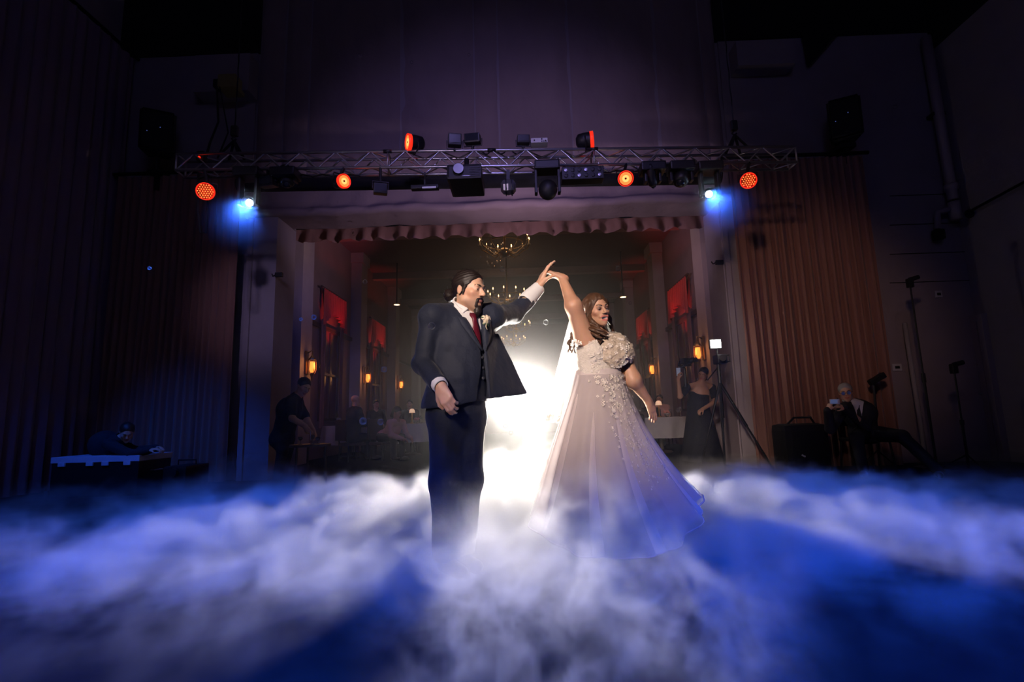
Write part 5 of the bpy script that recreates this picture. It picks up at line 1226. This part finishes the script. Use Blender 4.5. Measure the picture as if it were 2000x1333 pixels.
# tables with cloth, glasses, lamps and flowers
def glass_(p, h=.18):
    t = tag(obj('wine_glass', MB().lathe([(.03, 0), (.028, .004), (.004, .01), (.004, h*.5), (.02, h*.56), (.032, h*.75), (.028, h), (.0265, h), (.03, h*.75), (.003, h*.52)], p, (0, 0, 1), 10), M_crystal, None, True), None, None); return t
def table(c, R, label, nm, seed, cloth=True, nglass=6, lamp=True):
    c = np.array(c, float); t = thing('banquet_table', label, 'table', A(c[0], c[1], 0), 'round tables in the hall'); r = np.random.RandomState(seed)
    obj('top', MB().lathe([(R, .71), (R, .735)], A(c[0], c[1], 0), (0, 0, 1), 30), M_wood, t); obj('pedestal', MB().lathe([(.25, 0), (.22, .03), (.05, .06), (.05, .71)], A(c[0], c[1], 0), (0, 0, 1), 12), M_wood, t)
    prof = [(.02, .745), (R, .745), (R+.012, .735)]; nu = 72; G = np.zeros((nu, 8, 3))
    for i in range(nu):
        th = 2*math.pi*i/nu
        for j in range(8): v = j/7; rr = R+.015+(.05*math.sin(th*11)+.03)*v; G[i, j] = (c[0]+rr*math.cos(th), c[1]+rr*math.sin(th), .745-.42*v)
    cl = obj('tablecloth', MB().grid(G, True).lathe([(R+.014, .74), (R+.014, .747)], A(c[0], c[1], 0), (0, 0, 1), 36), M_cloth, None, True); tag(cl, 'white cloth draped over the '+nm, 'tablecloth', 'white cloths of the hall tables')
    for k in range(nglass):
        a = r.rand()*6.28; q = A(c[0]+R*.72*math.cos(a), c[1]+R*.72*math.sin(a), .748); g_ = glass_(q, r.uniform(.15, .22)); tag(g_, 'clear stemmed glass standing on the '+nm, 'glass', 'glasses on the '+nm)
    if lamp:
        l = thing('table_lamp', 'little candle lamp glowing on the '+nm, 'lamp', A(c[0], c[1], .748), 'table lamps in the hall'); q = A(c[0], c[1], .748)
        obj('base', MB().lathe([(.06, 0), (.05, .02), (.012, .03), (.012, .26)], q, (0, 0, 1), 12), M_brass, l, True); obj('shade', MB().lathe([(.075, .26), (.06, .33), (.03, .36)], q, (0, 0, 1), 14), glow('warm_shade', (1, .6, .38), .55), l, True)
        v = thing('flower_bowl', 'small bowl of pale flowers beside the lamp on the '+nm, 'flowers', q+A(.14, -.1, 0), 'flower bowls in the hall'); obj('bowl', MB().lathe([(.03, 0), (.06, .04), (.065, .08)], q+A(.14, -.1, 0), (0, 0, 1), 12), M_crystal, v, True)
        for k in range(7): a = k*.9; obj('bloom', MB().sphere(q+A(.14+.045*math.cos(a)*(k > 0), -.1+.045*math.sin(a)*(k > 0), .1+.02*(k % 2)), (.03, .03, .024), 8, 5), mat('pink_bloom', (.6, .25, .2), .7), v, True)
    return t
p = at(640, 850, 11.3); table((-4.1, 12.1), .6, 'round clothed table at the left of the hall, behind the bending man', 'left front table', 1, nglass=7)
p = at(725, 850, 12.3); table((-2.75, 12.6), .62, 'round clothed table by the bald man and the woman in blush', 'left middle table', 2, nglass=6)
p = at(1308, 850, 11.2); table((2.95, 11.4), .66, 'round clothed table at the right of the hall, behind the filming woman', 'right front table', 3, nglass=10)
p = at(1235, 830, 15.0); table((p[0], 15.0), .75, 'round clothed table far down the hall at the right', 'right far table', 5, nglass=5)
p = at(860, 830, 15.5); table((p[0], 15.5), .75, 'round clothed table far down the hall behind the groom', 'left far table', 6, nglass=5)
# low table with glasses under the bending man's hand
c = atz(606, 872, .62)*0+at(606, 868, 6.85); c[2] = 0; t = thing('side_table', 'low dark side table with glasses under the bending man\'s hand', 'table', c)
hz = at(606, 868, 6.85)[2]
obj('top', MB().lathe([(.26, hz-.03), (.26, hz)], c, (0, 0, 1), 24), M_wood, t)
for k in range(3): a = k*2.1; obj('leg', MB().tube([c+A(.2*math.cos(a), .2*math.sin(a), hz-.03), c+A(.22*math.cos(a), .22*math.sin(a), 0)], .015, 6), M_wood, t)
for k, (dx, dy, h_) in enumerate(((-.1, -.08, .1), (.02, .02, .12), (.12, -.05, .09))): tag(glass_(c+A(dx, dy, hz+.001), h_), 'small clear glass on the low side table, %s' % ('left', 'middle', 'right')[k], 'glass', 'glasses on the low side table')
# stand light of the video crew at the right column
c = at(1398, 672, 7.3); hz = c[2]; t = thing('video_light', 'bright square white video light on a black tripod by the right column', 'video light', A(c[0], 7.35, 0))
obj('housing', MB().rbox(c+A(0, .03, 0), (.17, .05, .14), .01), M_bk, t); obj('panel', MB().box(c, (.14, .012, .11)), glow('video_light_glow', (1, .95, .88), 45), t)
point('video_lamp', c-A(0, .12, 0), 6, (1, .9, .78), .06)
q = c+A(.03, .05, 0); obj('camera', MB().rbox(q-A(-.03, 0, .22), (.14, .2, .13), .02), M_bk, t); obj('lens', MB().lathe([(.045, 0), (.045, .14)], q-A(-.03, .08, .22), (-.3, -1, 0), 12), M_bk, t); obj('handle', MB().tube([q+A(.07, 0, -.17), q+A(.16, 0, -.16), q+A(.17, 0, -.25), q+A(.08, .0, -.27)], .01, 6), M_bk, t)
obj('light_arm', MB().tube([q-A(0, 0, .05), q-A(0, 0, .17)], .012, 6), M_bk, t); obj('column', MB().tube([q-A(0, 0, .28), A(q[0], 7.35, .75)], .025, 8), M_bk, t); obj('pan_bar', MB().tube([q-A(0, 0, .32), q+A(-.1, .2, -.5)], .009, 6), M_bk, t)
for e in (A(q[0]+.6, 7.25, 0), A(q[0]-.3, 7.6, 0), A(q[0]-.2, 6.9, 0)):
    s0 = A(q[0], 7.35, 1.25); lg = obj('leg', MB().tube([s0, s0+(e-s0)*.5], .02, 8), M_bk, t); obj('lower_section', MB().tube([s0+(e-s0)*.48, e+A(0, 0, .01)], .014, 8), M_bk, lg)
# strobe on its stand behind the couple
t = thing('strobe', 'blazing strobe light on a stand behind the couple', 'strobe', A(STROBE[0], STROBE[1], 0)); c = STROBE
obj('head', MB().lathe([(.135, -.01), (.14, .0), (.085, .1), (.075, .2), (.05, .24)], c, (0, 1, 0), 22), M_bk, t, True); obj('front_glass', MB().lathe([(.13, -.004), (.13, .004)], c, (0, 1, 0), 28), glow('strobe_flash', (1, .93, .82), 900), t)
obj('bracket', MB().rbox(c+A(0, .1, -.09), (.04, .06, .08), .008), M_bk, t); obj('column', MB().tube([c+A(0, .1, -.12), A(c[0], c[1]+.1, .12)], [.014, .018], 8), M_bk, t)
for k in range(3): a = k*2.094+.6; obj('leg', MB().tube([A(c[0], c[1]+.1, .38), A(c[0]+.4*math.cos(a), c[1]+.1+.4*math.sin(a), .012)], .012, 6), M_bk, t)
# soap bubbles drifting over the dance floor
M_bub = bpy.data.materials.new('soap_film'); M_bub.use_nodes = True; nt = M_bub.node_tree; nt.nodes.remove(nt.nodes['Principled BSDF'])
tr = nt.nodes.new('ShaderNodeBsdfTransparent'); gl = nt.nodes.new('ShaderNodeBsdfGlossy'); gl.inputs['Roughness'].default_value = .12; fr_ = nt.nodes.new('ShaderNodeLayerWeight'); fr_.inputs[0].default_value = .35; mx = nt.nodes.new('ShaderNodeMixShader'); tn_ = nt.nodes.new('ShaderNodeTexNoise'); tn_.inputs['Scale'].default_value = 9
df = nt.nodes.new('ShaderNodeBsdfTranslucent'); m2 = nt.nodes.new('ShaderNodeMixShader'); m2.inputs[0].default_value = .4
nt.links.new(gl.outputs[0], m2.inputs[1]); nt.links.new(df.outputs[0], m2.inputs[2]); nt.links.new(tn_.outputs['Color'], gl.inputs['Color'])
nt.links.new(fr_.outputs['Facing'], mx.inputs[0]); nt.links.new(tr.outputs[0], mx.inputs[1]); nt.links.new(m2.outputs[0], mx.inputs[2]); nt.links.new(mx.outputs[0], nt.nodes['Material Output'].inputs[0])
for px, py, Y, rp, l in ((713, 551, 4.6, 4.5, 'left of the groom at head height'), (613, 620, 4.6, 5, 'near the left column at shoulder height'), (588, 624, 4.6, 3.5, 'smallest, just left of the one near the left column'), (981, 526, 4.4, 5.5, 'right of the groom\'s forehead'), (1207, 525, 4.4, 5.5, 'high at the right of the clasped hands'),
    (1066, 630, 4.2, 5.5, 'brightly lit, between the couple at chest height'), (843, 637, 2.6, 7, 'in front of the groom\'s sleeve'), (750, 722, 4.4, 6, 'left of the groom\'s elbow'), (1231, 592, 4.3, 3.5, 'right of the bride\'s face'), (709, 823, 4.6, 7, 'left of the groom above the fog'), (743, 825, 4.6, 6, 'in front of the woman in blush'),
    (998, 846, 4.9, 4.5, 'just under the strobe, lower of two'), (987, 833, 4.9, 4.5, 'just under the strobe, upper of two'), (702, 109, 5.0, 4, 'high on the left against the fabric wall'), (916, 107, 5.0, 3, 'high in the middle against the fabric wall'), (804, 122, 5.0, 3.5, 'high between the left and the middle one'), (1748, 209, 5.2, 4, 'high beside the right loudspeaker'), (292, 524, 4.8, 3.5, 'in front of the left brown curtain')):
    c = at(px, py, Y); d = float((c-CP)@CF); o = obj('soap_bubble', MB().sphere(A(0, 0, 0), rp*d/1000, 16, 12), M_bub, None, True); o.location = Vector(c); tag(o, 'soap bubble floating '+l, 'bubble', 'soap bubbles in the air')
# ---------------------------------------------------------------- stage clutter at both sides
# flight case at the left
c = at(186, 905, 6.5); t = thing('flight_case', 'long flight case with a pale blue-lit lid edge and latches at the left', 'case', A(c[0], 6.5, 0)); R = rotz(.02); zt = at(186, 893, 6.5)[2]; L = 1.12
b0 = A(c[0], 6.5, 0)
obj('body', MB().rbox(b0+A(0, .3, (zt-.07)/2), (L, .6, zt-.07), .012), M_bk, t); obj('lid', MB().rbox(b0+A(0, .3, zt-.03), (L+.02, .62, .075), .008), mat('pale_blue_trim', (.45, .5, .6), .4), t)
for x in (-.42, -.06, .14, .42): obj('latch', MB().rbox(b0+A(x, -.012, zt-.085), (.09, .02, .05), .005), MATS['pale_blue_trim'], t)
for s in (-1, 1): obj('handle', MB().tube([b0+A(s*(L/2+.005), .22, zt-.2), b0+A(s*(L/2+.04), .22, zt-.2), b0+A(s*(L/2+.04), .38, zt-.2), b0+A(s*(L/2+.005), .38, zt-.2)], .01, 6), MATS['grey_metal'], t)
c = at(352, 893, 6.7); t = thing('fog_machine', 'small dark fog machine beside the crouched man\'s hand', 'fog machine', A(c[0], 6.7, 0))
obj('body', MB().rbox(A(c[0], 6.85, .17), (.3, .5, .34), .03), M_bk, t); obj('nozzle', MB().lathe([(.05, 0), (.06, .12)], A(c[0], 6.6, .27), (.3, -1, 0), 14), M_bk, t); obj('handle', MB().tube([A(c[0]-.12, 6.85, .34), A(c[0]-.12, 6.85, .4), A(c[0]+.12, 6.85, .4), A(c[0]+.12, 6.85, .34)], .01, 6), M_bk, t)
# bag, microphone stand, small stand, leaning tube, music stand at the right
c = A(at(1560, 840, 7.1)[0], 7.1, 0); t = thing('equipment_bag', 'big black padded equipment bag standing before the right curtain', 'bag', c)
obj('bag_body', MB().rbox(c+A(0, 0, .33), (.58, .4, .64), .09), M_bcloth, t); obj('strap', MB().tube([c+A(-.2, -.05, .62), c+A(-.1, -.1, .73), c+A(.12, -.1, .73), c+A(.2, -.05, .62)], .015, 6), M_bcloth, t); obj('tag', MB().box(c+A(-.08, -.206, .24), (.05, .006, .02), roty(.5)), MATS['off_white_metal'], t)
def mic_stand(bx_, tx, ty, Y, label, round_base=True, clip=True):
    tp = at(tx, ty, Y); b0 = A(at(bx_, 860, Y)[0], Y, 0); t = thing('microphone_stand', label, 'mic stand', b0)
    obj('pole', MB().tube([b0+A(0, 0, .03), b0+(tp-b0)*.5], .016, 8), M_bk, t); obj('upper_pole', MB().tube([b0+(tp-b0)*.48, tp], .011, 8), M_bk, t); obj('clutch', MB().tube([b0+(tp-b0)*.46, b0+(tp-b0)*.51], .024, 8), M_bk, t)
    if round_base: obj('base', MB().lathe([(.24, 0), (.24, .02), (.06, .05), (.02, .07)], b0, (0, 0, 1), 22), M_bk, t)
    else:
        for k in range(3): a = k*2.1+.4; obj('leg', MB().tube([b0+A(0, 0, .2), b0+A(.3*math.cos(a), .3*math.sin(a), .01)], .01, 6), M_bk, t)
    obj('clip', MB().rbox(tp+A(.0, 0, .05), (.07, .07, .13), .015), M_bk, t); obj('clip_arm', MB().tube([tp+A(0, 0, .1), tp+A(.12, -.02, .13)], .03, 8), M_bk, t)
    return t
mic_stand(1822, 1778, 560, 7.2, 'tall black microphone stand on a round base by the right wall')
t2 = mic_stand(1884, 1864, 728, 6.9, 'short black tripod stand to the right of the tall microphone stand', False)
a = at(1767, 632, 7.9); b_ = A(at(1803, 860, 7.55)[0], 7.55, .03); tag(obj('cardboard_tube', MB().tube([a, b_], .032, 12), mat('pale_card', (.35, .32, .33), .7), None, True), 'pale cardboard tube leaning on the wall beside the tall microphone stand', 'tube')
c = A(at(1706, 820, 7.3)[0], 7.3, 0); t = thing('lamp_stand', 'dark tripod with a small angled lamp head behind the seated man', 'stand', c); tp = at(1706, 745, 7.3)
obj('pole', MB().tube([c+A(0, 0, .02), tp], .014, 8), M_bk, t); obj('head', MB().rbox(tp+A(.05, 0, .03), (.24, .08, .08), .015, roty(-.5)), M_bk, t)
for k in range(3): a = k*2.1; obj('leg', MB().tube([c+A(0, 0, .25), c+A(.25*math.cos(a), .25*math.sin(a), .01)], .01, 6), M_bk, t)
# right wall: door, pipe, switch plates
M_door = mat('grey_door_paint', (.55, .52, .6), .6, var=.08, scale=4)
d0 = atx(1921, 640, XR); d1 = atx(1815, 650, XR); y0, y1 = sorted((d0[1], min(d1[1], YB-.1)))
dr = struct('door_1', MB().box2((XR-.05, y0, .005), (XR, y1, 2.1)), M_door)
for a, b_ in (((XR-.09, y0-.09, 0), (XR, y0, 2.2)), ((XR-.09, y1, 0), (XR, min(y1+.09, YB-.01), 2.2)), ((XR-.09, y0, 2.1), (XR, y1, 2.2))): obj('door_frame', MB().box2(a, b_), M_trim, dr)
for z0, z1 in ((.2, .95), (1.1, 1.95)): obj('panel', MB().rbox(A(XR-.055, (y0+y1)/2, (z0+z1)/2), (.02, (y1-y0)*.7, z1-z0), .006), M_door, dr)
obj('door_handle', MB().tube([A(XR-.05, y0+.1, 1.0), A(XR-.12, y0+.1, 1.0), A(XR-.12, y0+.22, 1.0)], .012, 6), MATS['grey_metal'], dr)
xp = XR-.2; pt = at(1818, 100, YB-.12); pb = at(1884, 480, YB-.55)
t = thing('drain_pipe', 'fat pipe running down the right-hand corner to a valve', 'pipe', A(xp, YB-.14, 3.9)); 
obj('pipe', MB().tube([A(xp+.02, YB-.14, 6.9), A(xp+.02, YB-.16, 4.05)], .075, 12), M_trim, t, True); obj('collar', MB().tube([A(xp+.02, YB-.16, 4.3), A(xp+.02, YB-.16, 4.2)], .095, 12), M_trim, t, True); obj('elbow', MB().tube([A(xp+.02, YB-.16, 4.0), A(xp+.02, YB-.16, 3.72)], .085, 12), M_trim, t, True)
obj('branch', MB().tube([A(xp+.02, YB-.16, 3.9), A(xp-.22, YB-.12, 3.86), A(xp-.24, YB-.1, 3.6)], .045, 10), M_trim, t, True); obj('valve', MB().rbox(A(xp-.24, YB-.1, 3.5), (.13, .12, .16), .02), M_bk, t); obj('valve_wheel', MB().lathe([(.07, 0), (.07, .02)], A(xp+.1, YB-.3, 3.75), (0, -1, 0), 14), M_bk, t)
obj('wall_clamp', MB().box2((xp-.06, YB-.16, 5.5), (xp+.12, YB, 5.56)), M_bk, t)
tag(obj('conduit', MB().tube([A(XR-.06, YB-.3, 3.8), A(XR-.05, 5.5, 3.95), A(XR-.05, 3.5, 4.2)], .02, 6), M_bk, None, True), 'thin dark conduit sloping along the right-hand wall', 'conduit')
for px, py, w_, l, k_ in ((1752, 718, .14, 'double socket plate low on the wall beside the right curtain', 'socket'), (1833, 575, .11, 'pale switch plate on the wall right of the microphone stand', 'switch')):
    c = at(px, py, YB-.01); t = thing('wall_plate', l, k_, c); obj('plate', MB().rbox(c, (w_, .016, .11), .006), MATS['off_white_metal'], t); obj('insert', MB().box(c-A(0, .01, 0), (w_*.5, .006, .04)), M_bp, t)
# ================================================================ low fog on the floor and thin haze in the air
def fog_volume(name, lo, hi, vox, wisps, label, sw=(.2, 2.15, .66, .75), z0=.0, gain=3.0):
    lo = Vector(lo); hi = Vector(hi)
    me = bpy.data.meshes.new(name); bm = bmesh.new(); bmesh.ops.create_cube(bm, size=1)
    for v in bm.verts: v.co = Vector([lo[k]+(v.co[k]+.5)*(hi[k]-lo[k]) for k in range(3)])
    bm.to_mesh(me); bm.free()
    o = bpy.data.objects.new(name, me); COL.objects.link(o)
    m = bpy.data.materials.new('fog_vapour'); m.use_nodes = True; nt = m.node_tree; nt.nodes.clear()
    out = nt.nodes.new('ShaderNodeOutputMaterial'); sc = nt.nodes.new('ShaderNodeVolumeScatter')
    sc.inputs['Color'].default_value = (.97, .97, .98, 1); sc.inputs['Anisotropy'].default_value = 0.15
    at_ = nt.nodes.new('ShaderNodeAttribute'); at_.attribute_name = 'density'
    nt.links.new(at_.outputs['Fac'], sc.inputs['Density']); nt.links.new(sc.outputs[0], out.inputs['Volume'])
    me.materials.append(m)
    g = bpy.data.node_groups.new('fog_grid', 'GeometryNodeTree')
    g.interface.new_socket('Geometry', in_out='INPUT', socket_type='NodeSocketGeometry')
    g.interface.new_socket('Geometry', in_out='OUTPUT', socket_type='NodeSocketGeometry')
    N = g.nodes; L = g.links
    def math_(op, a, b=None, c=None, clamp=False):
        n = N.new('ShaderNodeMath'); n.operation = op; n.use_clamp = clamp
        for i, x in enumerate((a, b, c)):
            if x is None: continue
            if isinstance(x, (int, float)): n.inputs[i].default_value = x
            else: L.new(x, n.inputs[i])
        return n.outputs[0]
    def vm(op, a, b=None, s=None):
        n = N.new('ShaderNodeVectorMath'); n.operation = op
        for i, x in enumerate((a, b)):
            if x is None: continue
            if isinstance(x, tuple): n.inputs[i].default_value = x
            else: L.new(x, n.inputs[i])
        if s is not None: n.inputs['Scale'].default_value = s
        return n.outputs[0]
    def noise(vec, scale, detail=3, rough=.5, color=False, dist=0):
        n = N.new('ShaderNodeTexNoise'); n.inputs['Scale'].default_value = scale; n.inputs['Detail'].default_value = detail
        n.inputs['Roughness'].default_value = rough; n.inputs['Distortion'].default_value = dist
        L.new(vec, n.inputs['Vector']); return n.outputs['Color'] if color else n.outputs[0]
    def remap(x, a, b, c=0., d=1., smooth=True):
        n = N.new('ShaderNodeMapRange'); n.interpolation_type = 'SMOOTHSTEP' if smooth else 'LINEAR'
        L.new(x, n.inputs[0]); n.inputs[1].default_value = a; n.inputs[2].default_value = b; n.inputs[3].default_value = c; n.inputs[4].default_value = d
        return n.outputs[0]
    pos = N.new('GeometryNodeInputPosition').outputs[0]
    sep = N.new('ShaderNodeSeparateXYZ'); L.new(pos, sep.inputs[0]); x, y, z = sep.outputs
    def blob(cx, cy, rx, ry):
        a = math_('DIVIDE', math_('SUBTRACT', x, cx), rx); b = math_('DIVIDE', math_('SUBTRACT', y, cy), ry)
        r2 = math_('ADD', math_('MULTIPLY', a, a), math_('MULTIPLY', b, b))
        return math_('POWER', 2.718, math_('MULTIPLY', r2, -1.0))
    warp = vm('SCALE', vm('SUBTRACT', noise(pos, 1.3, 2, .5, True), (.5, .5, .5)), s=.6)
    wp = vm('ADD', pos, warp)
    warp2 = vm('SCALE', vm('SUBTRACT', noise(wp, 5, 2, .5, True), (.5, .5, .5)), s=.22)
    wp2 = vm('ADD', wp, warp2)
    big = noise(vm('MULTIPLY', wp, (1, 1, .3)), .6, 2, .5)
    mid = noise(vm('MULTIPLY', wp, (1, 1, 1.2)), 2.4, 5, .58)
    fine = noise(wp2, 4.5, 5, .62)
    swirl = blob(*sw)            # stirred-up wisps in front of the dress
    plume = blob(-3.3, 6.1, .55, .6)            # jet from the fog machine
    core = blob(-.05, 3.95, 1.5, .85)             # thick bank around and behind the couple
    # height of the fog bank
    h = math_('ADD', .03, math_('MULTIPLY', big, .34))
    h = math_('ADD', h, math_('MULTIPLY', math_('SUBTRACT', mid, .5), .46))
    h = math_('ADD', h, math_('MULTIPLY', math_('SUBTRACT', fine, .5), .34)); h = math_('ADD', h, math_('MULTIPLY', swirl, .2)); h = math_('ADD', h, math_('MULTIPLY', plume, .3)); h = math_('ADD', h, math_('MULTIPLY', core, .36))
    h = math_('MULTIPLY', h, remap(y, 1.2, 3.6, .5, 1.))
    d = math_('SUBTRACT', h, z)
    body = remap(d, -.01, .11)
    ridge = math_('SUBTRACT', 1.0, math_('MULTIPLY', math_('ABSOLUTE', math_('SUBTRACT', noise(wp2, 3.6, 4, .55), .5)), 7.0))
    wis = math_('MULTIPLY', remap(ridge, .45, .95), remap(mid, .38, .6))
    thin = math_('MINIMUM', math_('MULTIPLY', swirl, 1.6), .97)
    base_ = math_('MULTIPLY', remap(mid, .36, .62, .12, 1.), remap(fine, .34, .6, .4, 1.15))
    if wisps:
        col_ = math_('MULTIPLY', remap(math_('ADD', z, math_('MULTIPLY', math_('SUBTRACT', mid, .5), -.5)), .62+z0, .05+z0), remap(z, .0, .1, .5, 1.))
        dens = math_('MULTIPLY', math_('MULTIPLY', wis, col_), math_('MULTIPLY', remap(swirl, .12, .6), gain))
    else:
        dens = math_('MULTIPLY', body, math_('MULTIPLY', base_, math_('SUBTRACT', 1, math_('MULTIPLY', thin, .9))))
    # fade out at the borders of the volume
    e1 = remap(y, .6, 1.3); e2 = remap(y, 8.4, 7.0)
    dens = math_('MULTIPLY', dens, math_('MULTIPLY', e1, e2))
    dens = math_('MULTIPLY', dens, (1.25 if wisps else math_('MULTIPLY', math_('ADD', 6, math_('MULTIPLY', core, 6)), math_('MULTIPLY', remap(y, 1.7, 3.7, .06, 1.), remap(blob(.1, 4.0, 3.0, 2.9), .03, .8, .1, 1.)))))  # fog thinned outward and toward the camera to imitate faster light falloff
    vc = N.new('GeometryNodeVolumeCube'); L.new(dens, vc.inputs['Density'])
    vc.inputs['Min'].default_value = lo; vc.inputs['Max'].default_value = hi
    for k, a in enumerate('XYZ'): vc.inputs['Resolution '+a].default_value = int((hi[k]-lo[k])/vox)
    sm = N.new('GeometryNodeSetMaterial'); sm.inputs['Material'].default_value = m
    L.new(vc.outputs[0], sm.inputs[0])
    go = N.new('NodeGroupOutput'); L.new(sm.outputs[0], go.inputs[0])
    md = o.modifiers.new('fog', 'NODES'); md.node_group = g
    return tag(o, label, 'fog', kind='stuff')
fog_volume('fog', (-6.4, 0.55, 0.0), (6.9, 8.6, 0.84), .025, False, 'low rolling white and blue fog spread over the whole floor')
fog_volume('fog_wisps', (-1.0, 1.1, 0.0), (1.3, 3.1, 0.66), .014, True, 'curling wisps of fog stirred up in front of the gown')
fog_volume('fog_wisps', (-.75, 3.5, 0.1), (.75, 4.35, 0.86), .015, True, 'thin curls of fog rising between the couple below the strobe', (.0, 3.95, .5, .3), .16, 1.1)
def haze(name, lo, hi, dens, col, aniso, label):
    m = bpy.data.materials.new(name+'_air'); m.use_nodes = True; nt = m.node_tree; nt.nodes.clear()
    out = nt.nodes.new('ShaderNodeOutputMaterial'); sc = nt.nodes.new('ShaderNodeVolumeScatter')
    sc.inputs['Color'].default_value = (*col, 1); sc.inputs['Anisotropy'].default_value = aniso; sc.inputs['Density'].default_value = dens
    nt.links.new(sc.outputs[0], out.inputs['Volume'])
    o = obj(name, MB().box2(lo, hi), m); return tag(o, label, 'haze', kind='stuff')
haze('haze', (HX0+.5, YB+.8, .005), (HX1-.5, HY1-.1, HC-.3), .010, (1, 1, 1), .5, 'thin haze hanging in the air of the hall')

def glow_haze(name, c, R, k9, k1, an, label):  # local balls of haze added to give the lamps their glow
    c = np.array(c, float); R = np.array(R, float); lo = c-R; hi = c+R; lo[2] = max(lo[2], .02)
    o = obj(name, MB().box2(lo, hi), None)
    m = bpy.data.materials.new('haze_puff_air'); m.use_nodes = True; nt = m.node_tree; nt.nodes.clear(); L = nt.links
    out = nt.nodes.new('ShaderNodeOutputMaterial'); sc = nt.nodes.new('ShaderNodeVolumeScatter'); sc.inputs['Anisotropy'].default_value = an
    a_ = nt.nodes.new('ShaderNodeAttribute'); a_.attribute_name = 'density'; L.new(a_.outputs['Fac'], sc.inputs['Density']); L.new(sc.outputs[0], out.inputs['Volume'])
    o.data.materials.append(m)
    g = bpy.data.node_groups.new('glow_puff_grid', 'GeometryNodeTree'); g.interface.new_socket('Geometry', in_out='INPUT', socket_type='NodeSocketGeometry'); g.interface.new_socket('Geometry', in_out='OUTPUT', socket_type='NodeSocketGeometry')
    N = g.nodes; L = g.links; p = N.new('GeometryNodeInputPosition')
    s1 = N.new('ShaderNodeVectorMath'); s1.operation = 'SUBTRACT'; L.new(p.outputs[0], s1.inputs[0]); s1.inputs[1].default_value = Vector(c)
    s2 = N.new('ShaderNodeVectorMath'); s2.operation = 'DIVIDE'; L.new(s1.outputs[0], s2.inputs[0]); s2.inputs[1].default_value = Vector(R)
    ln = N.new('ShaderNodeVectorMath'); ln.operation = 'LENGTH'; L.new(s2.outputs[0], ln.inputs[0])
    mr = N.new('ShaderNodeMapRange'); mr.interpolation_type = 'SMOOTHERSTEP'; L.new(ln.outputs['Value'], mr.inputs[0]); mr.inputs[1].default_value = 0; mr.inputs[2].default_value = .98; mr.inputs[3].default_value = 1; mr.inputs[4].default_value = 0
    pw = N.new('ShaderNodeMath'); pw.operation = 'POWER'; L.new(mr.outputs[0], pw.inputs[0]); pw.inputs[1].default_value = 9
    m1 = N.new('ShaderNodeMath'); m1.operation = 'MULTIPLY'; L.new(pw.outputs[0], m1.inputs[0]); m1.inputs[1].default_value = k9
    m2_ = N.new('ShaderNodeMath'); m2_.operation = 'MULTIPLY_ADD'; L.new(mr.outputs[0], m2_.inputs[0]); m2_.inputs[1].default_value = k1; L.new(m1.outputs[0], m2_.inputs[2])
    vc = N.new('GeometryNodeVolumeCube'); L.new(m2_.outputs[0], vc.inputs['Density']); vc.inputs['Min'].default_value = Vector(lo); vc.inputs['Max'].default_value = Vector(hi)
    for a_ in 'XYZ': vc.inputs['Resolution '+a_].default_value = 30
    sm = N.new('GeometryNodeSetMaterial'); sm.inputs['Material'].default_value = m; L.new(vc.outputs[0], sm.inputs[0]); go = N.new('NodeGroupOutput'); L.new(sm.outputs[0], go.inputs[0])
    md = o.modifiers.new('haze', 'NODES'); md.node_group = g
    return tag(o, label, 'haze', kind='stuff')
glow_haze('haze_puff', STROBE+A(0, 0, .12), (2.6, 1.5, 2.2), .2, .06, .45, 'soft ball of haze added around the strobe behind the couple for its glow')
glow_haze('haze_puff', HEAD_L+A(.1, -.2, -.1), (.75, .6, .7), .25, .06, .3, 'ball of haze added for the blue glow at the left moving head')
glow_haze('haze_puff', HEAD_R+A(-.1, -.2, -.1), (.75, .6, .7), .25, .06, .3, 'ball of haze added for the blue glow at the right moving head')
